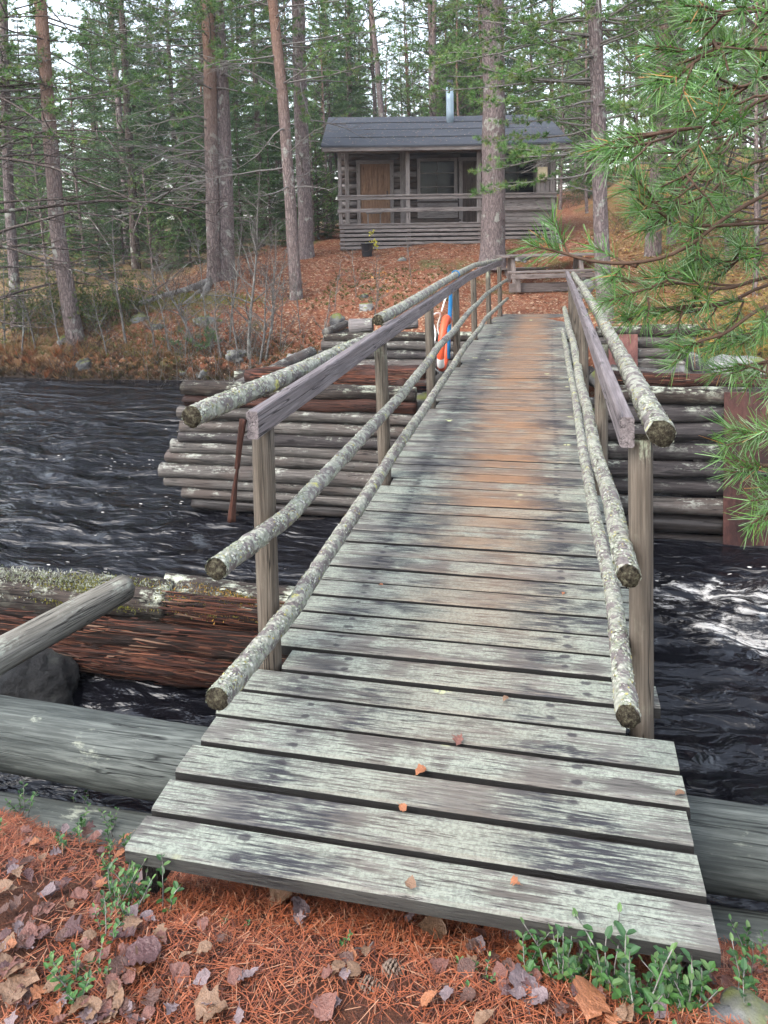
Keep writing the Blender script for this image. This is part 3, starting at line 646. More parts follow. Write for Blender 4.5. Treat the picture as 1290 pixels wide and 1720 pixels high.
def fibres(parent_name, x0, x1, y, z, r, n, seed, face=(-2.6, .9), label=None):
    """split and lifting fibres on the weathered side of a rotten log"""
    g = np.random.default_rng(seed); par = bpy.data.objects[parent_name]; n *= 14
    a = g.uniform(*face, n); l = g.uniform(.06, .34, n)*g.uniform(.5, 1.3, n); x = g.uniform(x0, x1, n); w_ = g.uniform(.0012, .0045, n)/r; rr = r*(1.02+.22*g.random(n)**2); tw = g.normal(0, .05, n); lift = g.uniform(0, .018, n)*(g.random(n) < .4)
    pt = lambda xx, aa, q: np.stack([xx, y-q*np.cos(aa), z+q*np.sin(aa)], -1)
    T = np.stack([pt(x, a-w_, rr), pt(x+l*.1, a+w_, rr), pt(x+l, a+w_*.1+tw, rr+lift), pt(x+l*g.uniform(.5, .9, n), a-w_*1.1+tw*.7, rr+lift*.6)], 1)
    C = np.array([(.11, .04, .024), (.055, .024, .017), (.17, .07, .04), (.02, .012, .010), (.20, .12, .08)])[g.choice(5, n, p=[.34, .28, .10, .24, .04])]*g.uniform(.45, 1., n)[:, None]
    return add('fibre', soup('fibre', T, C, 'twig_stuff'), par, None, 'stuff')
def moss(name, c, ext, n, cols, seed, label, zf=None, h=.03):
    g = np.random.default_rng(seed); P = np.stack([g.normal(0, 1, n)*ext[0], g.normal(0, 1, n)*ext[1], g.random(n)*0], -1)+np.asarray(c)
    if zf is not None: P[:, 2] = zf(P[:, 0], P[:, 1])
    d = g.normal(0, .6, (n, 3)); d[:, 2] = 1; d /= np.linalg.norm(d, axis=1)[:, None]; l = g.uniform(.4, 1, n)[:, None]*h; s = np.cross(d, g.normal(0, 1, (n, 3))); s /= np.linalg.norm(s, axis=1)[:, None]
    T = np.stack([P-s*l*.3, P+s*l*.3, P+d*l], 1); C = np.array(cols)[g.integers(0, len(cols), n)]*g.uniform(.7, 1.2, n)[:, None]
    return tag(add(name, soup(name, T, C, 'grass')), label, 'moss', kind='stuff')
def lbl(t): return [o for o in bpy.data.objects if t in str(o.get('label', ''))][0].name
fibres(lbl('capped with yellow moss'), -2.25, -.95, 3.87, -.57, .118, 60, 1601, (-1.2, .9))
fibres(lbl('dark cracked rotten'), -3.6, -.8, 3.84, -.742, .118, 45, 1602, (-1.2, 1.0))
fibres(lbl('red brown crumbling'), -3.4, -.7, 3.83, -.902, .12, 120, 1603, (-.6, 1.2))
fibres(lbl('crumbling red rotten log lying'), -2.85, -1.35, 6.72, .195, .105, 90, 1604, (-1., 1.4))
fibres(lbl('thin reddish rotten log'), .55, 1.8, 6.76, .23, .055, 40, 1605, (-1., 1.4))
def logtop(y0, z0, r): return lambda X, Y: z0+np.sqrt(np.clip(r*r-(Y-y0)**2, .0001, 1))
moss('moss', (-1.75, 3.80, 0), (.24, .04), 1500, [(.26, .17, .02), (.34, .18, .03), (.15, .13, .03)], 41, 'yellow orange moss cushion on the dark rotten log', logtop(3.87, -.57, .122), .016)
moss('moss', (-3.1, 3.82, 0), (.5, .035), 2600, [(.32, .33, .26), (.4, .4, .33), (.22, .24, .12)], 42, 'pale lichen crust on the dark log at the left edge', logtop(3.88, -.572, .125), .018)
moss('moss', (-2.65, 3.78, 0), (.2, .04), 1500, [(.22, .2, .03), (.13, .14, .03)], 43, 'small green moss patch on the lichen capped log', logtop(3.88, -.572, .128), .018)

# ================================================================ cabin
CB = Matrix((( .976, -.219, 0), (.219, .976, 0), (0, 0, 1))).to_4x4()
CM = Matrix.Translation(Vector(atd(572, 421, 21.))) @ CB @ Matrix.Rotation(.013, 4, 'Y')
CMI = CM.inverted()
def cl(px, py, y): return CMI @ Vector(atd(px, py, 21.+y))
CA = thing('log_cabin', 'small grey log cabin with dark felt roof and railed porch above the bank', 'cabin', Mw=CM)
def cboard(name, p0, p1, w, t, mat, parent=CA, seed=0, up=(0, 0, 1), **k):
    p0, p1, up = CM @ Vector(p0), CM @ Vector(p1), (CM.to_3x3() @ Vector(up))
    return board(name, p0, p1, w, t, mat, parent, seed, up, **k)
def clog(name, p0, p1, r, mat, parent=CA, seed=0, **k): return log(name, CM @ Vector(p0), CM @ Vector(p1), r, r, mat, parent, seed, **k)
W_, FZ, WY_, EZ = 6.12, .74, 1.6, 2.82        # width, floor height, wall line, eave height
sd = 0
for i in range(12):                       # porch floor
    sd += 1; cboard('floor_board', (0, .07+.13*i, FZ-.02), (W_, .07+.13*i, FZ-.02), .122, .035, 'cabin_wood', seed=sd)
for i, z in enumerate((.66, .545, .425, .305, .185, .07)):   # slatted skirt
    sd += 1; cboard('slat', (-.02+.02*(i % 2), -.03, z), (W_, -.03, z-.01), .022, .078 if i else .10, 'cabin_wood', seed=sd)
cboard('floor_edge', (-.06, -.045, .735), (W_+.02, -.045, .735), .05, .035, 'cabin_wood', seed=77)
for x in (.05, 1.95, 3.95, 5.95):
    sd += 1; cboard('skirt_post', (x, .03, .0), (x, .03, .70), .09, .09, 'cabin_dark', seed=sd)
    if x > 1: cboard('footing', (x-.2, .05, -.06), (x+.22, .05, -.06), .25, .16, 'concrete', seed=sd)
cboard('underfloor_shade', (.1, .25, .32), (W_-.1, .25, .32), .02, .72, 'interior_dark', seed=3)  # dark sheet behind the slats, painted stand-in for the shade under the porch
for x, w in ((.02, .10), (1.93, .12), (3.93, .11), (4.07, .05), (6.0, .12)):
    sd += 1; cboard('porch_post', (x, .02, FZ), (x, .02, EZ-.05), w, .10, 'cabin_wood', seed=sd, up=(0, 1, 0))
cboard('porch_post', (.18, .9, FZ), (.18, .9, EZ+.1), .12, .12, 'cabin_wood', seed=91, up=(0, 1, 0))
for z, h in ((1.53, .05), (1.455, .085), (1.12, .11)):
    sd += 1; cboard('rail', (-.06, -.05, z), (W_-.02, -.05, z-.005), .05 if h > .06 else .11, h, 'cabin_wood', seed=sd)
cboard('eave_beam', (-.4, .02, EZ-.0), (W_+.35, .02, EZ-.0), .12, .14, 'cabin_wood', seed=12)
# log wall with openings: (x0, x1, z0, z1)
def span(a, b, y):                        # photo corners of an opening on the wall plane
    p, q = cl(*a, y), cl(*b, y); return p.x, q.x, q.z, p.z
D1 = span((605, 277), (656, 374), WY_); N1 = span((705, 273), (762, 332), WY_); D2 = span((775, 272), (801, 374), WY_); N2 = span((842, 268), (894, 328), WY_)
ops = [(D1[0]-.12, D1[1]+.12, FZ-.1, D1[3]+.12), (N1[0]-.12, N1[1]+.14, N1[2]-.1, N1[3]+.1), (D2[0]-.06, D2[1]+.06, FZ-.1, D2[3]+.12), (N2[0]-.1, N2[1]+.1, N2[2]-.1, N2[3]+.1)]
nrow = 13; dz = (EZ+.2-FZ)/nrow
for i in range(nrow):
    z = FZ+dz*(i+.5); x = -.05; cuts = sorted([(o[0], o[1]) for o in ops if o[2] < z+dz*.3 and o[3] > z-dz*.3])
    for a, b in cuts+[(W_+.05, None)]:
        if a-x > .08: clog('wall_log', (x, WY_, z), (a, WY_, z), dz*.53, 'cabin_dark' if (i*7+int(x*3)) % 3 else 'cabin_wood', seed=700+i*5+int(a*3), ns=10, seg=.4, amp=.05)
        x = b
    for xs in (.0, W_-.02): clog('wall_log', (xs, WY_+.1, z+dz*.5), (xs, 5.2, z+dz*.5), dz*.53, 'cabin_wood', seed=800+i, ns=8, seg=.6, amp=.05)
    clog('wall_log', (-.1, 5.15, z), (W_+.1, 5.15, z), dz*.53, 'cabin_wood', seed=850+i, ns=8, seg=.8, amp=.05)
cboard('shade_backing', (.05, WY_+.07, 1.9), (W_-.05, WY_+.07, 1.9), .02, 2.3, 'interior_dark', seed=1, ch=.002)  # dark sheet behind the logs, its colour standing in for the unlit inside
def door(o, mat, nb, frame):
    x0, x1, z0, z1 = o; z0 = FZ+.02; y = WY_-.07
    d = cboard('door', ((x0+x1)/2-.01, y+.05, z0), ((x0+x1)/2-.01, y+.05, z1), x1-x0, .03, mat, seed=31, up=(0, 1, 0))
    bw = (x1-x0)/nb
    for k in range(nb): cboard('board', (x0+bw*(k+.5), y+.022, z0+.01), (x0+bw*(k+.5), y+.022, z1-.01), bw-.006, .025, mat, d, 40+k+nb*9, (0, 1, 0))
    cboard('handle', (x1-.09, y-.02, z0+.82), (x1-.09, y-.02, z0+.98), .03, .03, 'black_plastic', d, 1, (0, 1, 0))
    for a, b in (((x0-.055, y, z0-.02), (x0-.055, y, z1)), ((x1+.055, y, z0-.02), (x1+.055, y, z1)), ((x0-.12, y-.003, z1+.055), (x1+.12, y-.003, z1+.055))):
        cboard('frame', a, b, .11, .05, frame, d, 51+int(a[0]*9), (0, 1, 0))
    return d
door(D1, 'door_wood', 5, 'cabin_wood'); door(D2, 'cabin_dark', 4, 'cabin_wood')
def window(o, bars, frame):
    x0, x1, z0, z1 = o; y = WY_-.06
    w_ = cboard('window', (x0-.02, y+.06, (z0+z1)/2), (x1+.02, y+.06, (z0+z1)/2), .015, z1-z0, 'window_glass', seed=1, ch=.001, warp=0, rough=0)
    for a, b in (((x0-.05, y, z0-.1), (x0-.05, y, z1+.1)), ((x1+.05, y, z0-.1), (x1+.05, y, z1+.1)), ((x0, y-.003, z1+.05), (x1, y-.003, z1+.05)), ((x0, y-.003, z0-.05), (x1, y-.003, z0-.05))):
        cboard('frame', a, b, .10, .05, frame, w_, 61+int(a[0]*9+a[2]), (0, 1, 0))
    for f in bars: cboard('glazing_bar', (x0, y+.03, z0+(z1-z0)*f), (x1, y+.03, z0+(z1-z0)*f), .03, .035, frame, w_, 71+int(f*9))
    cboard('glazing_bar', ((x0+x1)/2-.0, y+.035, z0), ((x0+x1)/2, y+.035, z1), .02, .02, 'cabin_dark', w_, 75, (0, 1, 0))
window(N1, (.30, .68), 'cabin_wood'); window(N2, (.36, .62), 'cabin_wood')
cboard('cover_board', (cl(676, 300, WY_).x, WY_-.12, FZ), (cl(676, 300, WY_).x, WY_-.12, EZ+.1), .16, .04, 'cabin_wood', seed=81, up=(0, 1, 0))
for z in (1.0, 1.25): cboard('lower_board', (N1[0]-.1, WY_-.11, z), (N1[1]+.1, WY_-.11, z), .03, .2, 'cabin_wood', seed=int(z*9))
for i in range(6): sd += 1; cboard('siding_board', (4.65, .045, .82+.125*i), (5.94, .045, .815+.125*i), .03, .118, 'cabin_wood', seed=sd)   # boarded right bay
for i in range(3): sd += 1; cboard('siding_board', (5.62+.125*i, .075, FZ), (5.62+.125*i, .075, EZ-.08), .118, .025, 'cabin_wood', seed=sd, up=(0, 1, 0))
cboard('siding_board', (6.10, .1, 1.7), (6.10, WY_, 1.7), .025, 2.0, 'cabin_wood', seed=5)
cboard('notice_board', (5.58, -.02, 2.06), (5.85, -.02, 2.06), .03, .40, 'paper_board', seed=2, ch=.002)
st = thing('porch_stool', 'small wooden stool standing on the porch in front of the brown door', 'stool', Mw=CM @ Matrix.Translation(Vector((.95, .9, FZ))))
cboard('seat', (.72, .9, 1.07), (1.2, .9, 1.07), .3, .04, 'cabin_wood', st, 3)
for a in (.78, 1.14):
    for b in (.8, 1.0): cboard('leg', (a, b, FZ), (a, b, 1.05), .04, .04, 'cabin_wood', st, 4, (0, 1, 0))
# roof
RY0, RYR, RY1, RZ0, RZR = -.52, 2.72, 5.9, EZ+.06, 4.12
RX0, RX1 = cl(540, 250, -.5).x, cl(957, 241, -.5).x
sl0 = (RZR-RZ0)/(RYR-RY0)
def slab(name, y0, z0, y1, z1, th, mat, parent, x0=RX0, x1=RX1, seed=0):
    nx, ny = 40, 10; V = []
    for j in range(ny+1):
        for i in range(nx+1):
            u, v = i/nx, j/ny; x = x0+(x1-x0)*u
            sag = -.02*math.sin(math.pi*u)+.012*float(vnoise(x*1.3, v*3., s=seed))
            V.append((x, y0+(y1-y0)*v, z0+(z1-z0)*v+sag+.012*(v % .25 < .02)))
    n = len(V); V += [(x, y, z-th) for x, y, z in V]; F = []
    idx = lambda i, j, b=0: b*n+j*(nx+1)+i
    for j in range(ny):
        for i in range(nx):
            F += [(idx(i, j), idx(i+1, j), idx(i+1, j+1), idx(i, j+1)), (idx(i, j, 1), idx(i, j+1, 1), idx(i+1, j+1, 1), idx(i+1, j, 1))]
    for i in range(nx): F += [(idx(i, 0, 1), idx(i+1, 0, 1), idx(i+1, 0), idx(i, 0)), (idx(i, ny), idx(i+1, ny), idx(i+1, ny, 1), idx(i, ny, 1))]
    for j in range(ny): F += [(idx(0, j), idx(0, j+1), idx(0, j+1, 1), idx(0, j, 1)), (idx(nx, j, 1), idx(nx, j+1, 1), idx(nx, j+1), idx(nx, j))]
    return add(name, mesh(name, V, F, mat, False), parent, CM)
rf = slab('roof', RY0, RZ0, RYR, RZR, .05, 'roof_felt', CA, seed=1)
slab('rear_slope', RYR+.003, RZR, RY1, RZ0, .05, 'roof_felt', rf, seed=2)
gr_ = np.random.default_rng(77); nr = 900; ur, vr = gr_.uniform(RX0+.05, RX1-.05, nr), gr_.uniform(.02, .98, nr); P_ = np.stack([ur, RY0+(RYR-RY0)*vr, RZ0+(RZR-RZ0)*vr+.012], -1); e_ = gr_.normal(0, 1, (nr, 3)); e_[:, 2] = e_[:, 1]*sl0; e_ /= np.linalg.norm(e_, axis=1)[:, None]; f_ = np.cross([0, -sl0, 1.], e_); l_ = gr_.uniform(.01, .045, nr)[:, None]
add('litter', soup('litter', np.stack([P_-e_*l_, P_-f_*l_*.3, P_+e_*l_, P_+f_*l_*.3], 1), np.array([(.25, .13, .07), (.35, .27, .2), (.12, .08, .05), (.16, .17, .08)])[gr_.integers(0, 4, nr)], 'leaf_litter'), rf, CM, 'stuff')
for v_ in (.26, .52, .78): cboard('felt_lap', (RX0+.01, RY0+(RYR-RY0)*v_, RZ0+(RZR-RZ0)*v_+.004), (RX1-.01, RY0+(RYR-RY0)*v_, RZ0+(RZR-RZ0)*v_+.004), .06, .012, 'roof_felt', rf, int(v_*90), up=(0, -sl0, 1), ch=.002)
cboard('fascia', (RX0+.05, RY0+.04, RZ0-.10), (RX1-.05, RY0+.04, RZ0-.11), .03, .11, 'cabin_wood', rf, 15)
for x in (RX0+.03, RX1-.03):
    cboard('verge_board', (x, RY0+.02, RZ0-.11), (x, RYR, RZR-.11), .03, .12, 'cabin_wood', rf, 16); cboard('verge_board', (x, RYR, RZR-.11), (x, RY1, RZ0-.11), .03, .12, 'cabin_wood', rf, 17)
for k in range(9): cboard('rafter', (RX0+.3+k*.82, RY0+.08, RZ0-.115), (RX0+.3+k*.82, RYR, RZR-.115), .05, .10, 'cabin_dark', rf, 18+k)
for xs in (.0, W_): 
    V = [(xs, WY_-.05, EZ+.15), (xs, 5.2, EZ+.15), (xs, RYR, RZR-.16), (xs+.03, WY_-.05, EZ+.15), (xs+.03, 5.2, EZ+.15), (xs+.03, RYR, RZR-.16)]
    add('gable', mesh('gable', V, [(0, 2, 1), (3, 4, 5), (0, 1, 4, 3), (1, 2, 5, 4), (2, 0, 3, 5)], 'cabin_wood', False), CA, CM)
cp_ = cl(754, 197, 2.0); ch = log('chimney_pipe', CM @ Vector((cp_.x, 2.0, RZ0+sl0*(2.0-RY0)-.1)), CM @ Vector((cp_.x, 2.0, RZ0+sl0*(2.0-RY0)+1.02)), .115, .115, 'chimney_metal', rf, 1, 0, 20, .3)
log('chimney_cap', CM @ Vector((cp_.x, 2.0, RZ0+sl0*(2.0-RY0)+1.025)), CM @ Vector((cp_.x, 2.0, RZ0+sl0*(2.0-RY0)+1.24)), .10, .085, 'black_plastic', rf, 1, 0, 16, .1)

# ================================================================ table, bucket, loose things by the cabin
tp = atz(893, 480, .19); TM = Matrix.Translation(Vector((-.36, 17.0, float(height(-.36, 17.0))))) @ CB
TB = thing('picnic_table', 'grey weathered picnic table with attached benches at the far end of the bridge', 'picnic table', Mw=TM)
def tb(name, p0, p1, w, t, mat='table_wood', seed=0, up=(0, 0, 1)):
    board(name, TM @ Vector(p0), TM @ Vector(p1), w, t, mat, TB, seed, TM.to_3x3() @ Vector(up))
for k in range(5): tb('top_plank', (-.72, .12+k*.145, .78), (1.42, .12+k*.145, .78), .138, .045, seed=k)
for k in range(2): tb('bench_plank', (-.62, -.46+k*.15, .45), (1.35, -.46+k*.15, .45), .142, .045, seed=9+k); tb('bench_plank', (-.62, .95+k*.15, .45), (1.35, .95+k*.15, .45), .142, .045, seed=12+k)
tb('apron', (-.60, -.545, .36), (1.34, -.545, .36), .03, .10, seed=14)
tb('ground_beam', (-.60, -.30, .10), (1.25, -.30, .10), .08, .20, 'table_wood', 15); tb('ground_beam', (-.6, .95, .10), (1.25, .95, .10), .08, .20, 'table_wood', 16)
for x in (-.42, 1.12):
    tb('leg', (x, -.42, .02), (x, -.42, .43), .09, .10, seed=20, up=(1, 0, 0)); tb('leg', (x, 1.02, .02), (x, 1.02, .43), .09, .10, seed=21, up=(1, 0, 0))
    tb('leg', (x, -.05, .05), (x, .26, .76), .10, .09, seed=22, up=(1, 0, 0)); tb('leg', (x, .86, .05), (x, .56, .76), .10, .09, seed=23, up=(1, 0, 0)); tb('cross_beam', (x+.06, -.5, .40), (x+.06, 1.1, .40), .04, .09, seed=24)
bp = ghit(617, 431); bk = thing('bucket', 'black plastic bucket standing before the cabin porch', 'bucket', bp)
prof = [(.125, 0), (.135, .02), (.16, .33), (.172, .335), (.172, .36), (.155, .36), (.125, .03), (.0, .03)]
V = [(r*math.cos(a), r*math.sin(a), z) for r, z in prof for a in np.arange(20)*math.pi/10]
F = [(i*20+j, i*20+(j+1) % 20, (i+1)*20+(j+1) % 20, (i+1)*20+j) for i in range(len(prof)-1) for j in range(20)]
add('body', mesh('body', V, F, 'black_plastic'), bk, Matrix.Translation(Vector(bp)))
V, Q = tube_arrays([bp+np.array([.17*math.cos(a), -.172+.02*math.sin(a), .34-.20*math.sin(a)]) for a in np.linspace(0, math.pi, 16)], .005, 6); add('handle', quads('handle', V, Q, 'nail'), bk)

# ================================================================ trees
def blades(P, D, nb, L, Wd, g, spread=1., up=0.):
    """needle tufts: nb thin triangles round each point, leaning along D"""
    n = len(P); P = np.repeat(P, nb, 0); D = np.repeat(D, nb, 0)
    d = g.normal(0, 1, (n*nb, 3)); d /= np.linalg.norm(d, axis=1)[:, None]; d = d*spread+D*.75; d[:, 2] += up; d /= np.linalg.norm(d, axis=1)[:, None]
    s = np.cross(d, g.normal(0, 1, (n*nb, 3))); s /= np.linalg.norm(s, axis=1)[:, None]+1e-9
    l = (L*g.uniform(.6, 1.15, n*nb))[:, None]; q = Wd*.5
    return np.stack([P-s*q, P+s*q, P+d*l], 1)
def tuftcols(n, nb, cols, g, lo=.65, hi=1.25):
    c = np.array(cols)[g.integers(0, len(cols), n)]*g.uniform(lo, hi, n)[:, None]; return np.repeat(c, nb, 0)*g.uniform(.85, 1.15, (n*nb, 1))
PINE = [(.10, .20, .05), (.13, .235, .068), (.075, .165, .042), (.165, .265, .09), (.16, .205, .055)]
SPRUCE = [(.05, .10, .038), (.065, .125, .045), (.04, .08, .032), (.085, .135, .045)]
def branch_pts(p, az, el, L, curve, g, n=6, wob=.08):
    d = np.array([math.cos(az)*math.cos(el), math.sin(az)*math.cos(el), math.sin(el)]); P = [np.array(p, float)]; st = L/(n-1)
    for k in range(n-1):
        d = d+np.array([0, 0, curve/(n-1)])+g.normal(0, wob, 3); d /= np.linalg.norm(d); P.append(P[-1]+d*st)
    return np.array(P)
def along(P, t):
    s = np.linspace(0, 1, len(P)); return np.array([np.interp(t, s, P[:, i]) for i in range(3)])
def pine_branch(Wd, TP, TD, p, az, el, L, r, g, curve=.35, dens=1., start=.3, twl=.34):
    P = branch_pts(p, az, el, L, curve, g); Wd.tube(P, r, r*.25)
    nt_ = max(2, int(L*6*dens))
    for k in range(nt_):
        t = start+(1-start)*(k+g.random())/nt_; q = along(P, t); d = along(P, min(1, t+.08))-along(P, max(0, t-.08)); d /= np.linalg.norm(d)+1e-9
        s = np.cross(d, [0, 0, 1.])*(1 if g.random() < .5 else -1); tw = d*.55+s*g.uniform(.5, 1.)+np.array([0, 0, g.uniform(-.1, .45)]); tw /= np.linalg.norm(tw); l = twl*g.uniform(.5, 1.2)*(1.15-.5*t)
        Wd.tube([q, q+tw*l*.5+np.array([0, 0, .01]), q+tw*l], r*.22+.002, .002, 3)
        for u in (.45, .75, 1.): TP.append(q+tw*l*u+g.normal(0, .02, 3)); TD.append(tw)
    TP.append(P[-1]); TD.append(P[-1]-P[-2])
def trunk_mesh(name, P, rad, mat, ns=14, amp=.06, seed=0, flare=0.):
    P = np.asarray(P, float); s = np.concatenate([[0], np.cumsum(np.linalg.norm(np.diff(P, axis=0), axis=1))]); q = np.concatenate([np.linspace(0, min(1., s[-1]*.2), 8)[:-1], np.arange(min(1., s[-1]*.2), s[-1], .35), [s[-1]]])
    C = np.stack([np.interp(q, s, P[:, i]) for i in range(3)], -1); r = np.interp(q, s, rad)*(1+flare*np.exp(-q/.22))
    C[:, 0] += .02*vnoise(q*.7, q*0, s=seed)*np.minimum(q, 1); C[:, 1] += .02*vnoise(q*.7, q*0+4, s=seed)*np.minimum(q, 1)
    V, Q = tube_arrays(C, r, ns, False, seed, amp, (1.2, 1.6)); return qmesh(name, V, Q, mat)
def dead_branches(Wd, P0f, z0, z1, n, L, g, azc=None, azs=3.14, droop=-.2, twigs=5):
    for k in range(n):
        z = g.uniform(z0, z1); p = P0f(z); az = g.uniform(0, 6.28) if azc is None else g.normal(azc, azs); l = L*g.uniform(.35, 1.15)
        P = branch_pts(p, az, g.uniform(-.15, .35), l, droop, g, 7, .13); Wd.tube(P, .012+.006*l, .003, 4)
        for j in range(int(twigs*l/L)+1):
            t = g.uniform(.25, .95); q = along(P, t); B = branch_pts(q, az+g.choice([-1, 1])*g.uniform(.3, 1.), g.uniform(-.3, .4), l*g.uniform(.2, .5), droop, g, 5, .16); Wd.tube(B, .005+.002*l, .002, 3)
            for _ in range(2): q2 = along(B, g.uniform(.3, .9)); Wd.tube(branch_pts(q2, az+g.uniform(-1.4, 1.4), g.uniform(-.4, .4), l*.16, droop, g, 4, .15), .004, .0015, 3)

# ---- shared forms for the forest behind
def make_pine_form(seed, hgt, c0, nb, Lm, r, ntuft_nb=9, bl=.13, bw=.016):
    g = np.random.default_rng(seed); Wd, TP, TD = Wood(), [], []
    lean = g.normal(0, .012, 2); z = np.linspace(-.3, hgt, 9); C = np.stack([lean[0]*z+.08*np.sin(z*.5+seed), lean[1]*z+.08*np.cos(z*.4+seed), z], -1)
    tm = trunk_mesh('trunk', C, np.interp(z, [-.3, 0, hgt], [r*1.1, r, .025]), 'pine_bark_high' if seed % 2 else 'pine_bark', 8, .04, seed)
    ax = lambda zz: np.array([np.interp(zz, z, C[:, 0]), np.interp(zz, z, C[:, 1]), zz])
    for k in range(nb):
        f = (k+g.random())/nb; zz = c0+(hgt-c0)*f*.98; L = Lm*(1-.75*f**1.5)*g.uniform(.6, 1.15)
        pine_branch(Wd, TP, TD, ax(zz), g.uniform(0, 6.28), g.uniform(-.15, .35)+.4*f, L, .012+.02*L/Lm, g, .3, .95, .28, .42)
    if c0 > 3: dead_branches(Wd, ax, 1.2, c0, int(9+c0), 1.5, g, twigs=3)
    P, D = np.array(TP), np.array(TD); D /= np.linalg.norm(D, axis=1)[:, None]+1e-9
    T = blades(P, D, ntuft_nb, bl, bw, g, 1., .15)
    return tm, Wd.mesh('branchwork', 'spruce_bark'), soup('crown', T, tuftcols(len(P), ntuft_nb, PINE, g), 'foliage')
def make_spruce_form(seed, hgt, Rm, z0, r, nlev):
    g = np.random.default_rng(seed); Wd = Wood(); TT, CC = [], []
    z = np.linspace(-.2, hgt, 7); C = np.stack([z*.008*g.normal(), z*.008*g.normal(), z], -1) if False else np.stack([z*0, z*0, z], -1)
    tm = trunk_mesh('trunk', C, np.linspace(r, .02, 7), 'spruce_bark', 7, .03, seed)
    for k in range(nlev):
        f = (k+.5)/nlev; zz = z0+(hgt-z0)*f
        for m in range(int(6+g.integers(0, 3))):
            L = Rm*(1-f)**.8*g.uniform(.55, 1.12)+.15; az = g.uniform(0, 6.28)
            P = branch_pts((0, 0, zz), az, g.uniform(-.05, .15)-.25*(1-f), L, .18, g, 6, .05); Wd.tube(P, .007+.012*L/Rm, .003, 3)
            nn = int(10+46*L/Rm); t = g.uniform(.15, 1, nn); Q = np.stack([np.interp(t, np.linspace(0, 1, 6), P[:, i]) for i in range(3)], -1)
            dirx = np.array([math.cos(az), math.sin(az), 0]); sx = np.array([-dirx[1], dirx[0], 0])
            sg = g.choice([-1, 1], nn)[:, None]; tw = dirx*g.uniform(.2, .8, nn)[:, None]+sx*sg*g.uniform(.3, 1., nn)[:, None]; tw[:, 2] = g.uniform(-.75, -.1, nn); tw /= np.linalg.norm(tw, axis=1)[:, None]
            tl = g.uniform(.12, .34, nn)[:, None]*(.6+.6*(1-f))
            # a spray: the twig as 4 short blades down its length
            for u in (.15, .45, .75):
                q = Q+tw*tl*u
                for sgn in (-1, 1):
                    d2 = tw*.8+np.cross(tw, [0, 0, 1.])*sgn*.55+g.normal(0, .18, (nn, 3)); d2[:, 2] -= .12; d2 /= np.linalg.norm(d2, axis=1)[:, None]; ss = np.cross(d2, g.normal(0, 1, (nn, 3))); ss /= np.linalg.norm(ss, axis=1)[:, None]
                    TT.append(np.stack([q-ss*.011, q+ss*.011, q+d2*tl*.48], 1)); CC.append(tuftcols(nn, 1, SPRUCE, g))
    return tm, Wd.mesh('branchwork', 'spruce_bark'), soup('crown', np.vstack(TT), np.vstack(CC), 'foliage')
PF = [make_pine_form(1, 15, 5.5, 70, 2.3, .13, 9, .15, .022), make_pine_form(2, 13, 3.6, 78, 2.1, .11, 9, .15, .022), make_pine_form(3, 17, 8., 66, 2.5, .16, 9, .15, .022), make_pine_form(4, 11, 2.0, 80, 1.9, .09, 9, .15, .022)]
YF = [make_pine_form(6, 6.5, .9, 60, 1.5, .055, 10, .12, .013), make_pine_form(8, 4.2, .4, 46, 1.2, .04, 10, .11, .012)]
SF = [make_spruce_form(11, 13, 2.1, .7, .13, 34), make_spruce_form(12, 9.5, 1.7, .3, .09, 28), make_spruce_form(13, 16, 2.3, 2.2, .16, 38)]
def tree(form, p, s, rz, name, label, group, lean=(0, 0)):
    m = Matrix.Translation(Vector(p)) @ Matrix.Rotation(lean[0], 4, 'X') @ Matrix.Rotation(lean[1], 4, 'Y') @ Matrix.Rotation(rz, 4, 'Z') @ Matrix.Diagonal((s, s, s, 1))
    t = thing(name, label, 'tree', group=group, Mw=m)
    for nm, me in zip(('trunk', 'branchwork', 'crown'), form):
        o = bpy.data.objects.new(nm, me); COL.objects.link(o); o.parent = t
        if nm != 'trunk': o['kind'] = 'stuff'
    return t
rt = random.Random(5)
def fits(X, Y, px):
    l = CMI @ Vector((X, Y, 1)); return not (-1.8 < l.x < 7.8 and -6 < l.y < 7.5)
def col_pos(px, D):
    p = atd(px, 400, D); return onland(p[0], p[1])
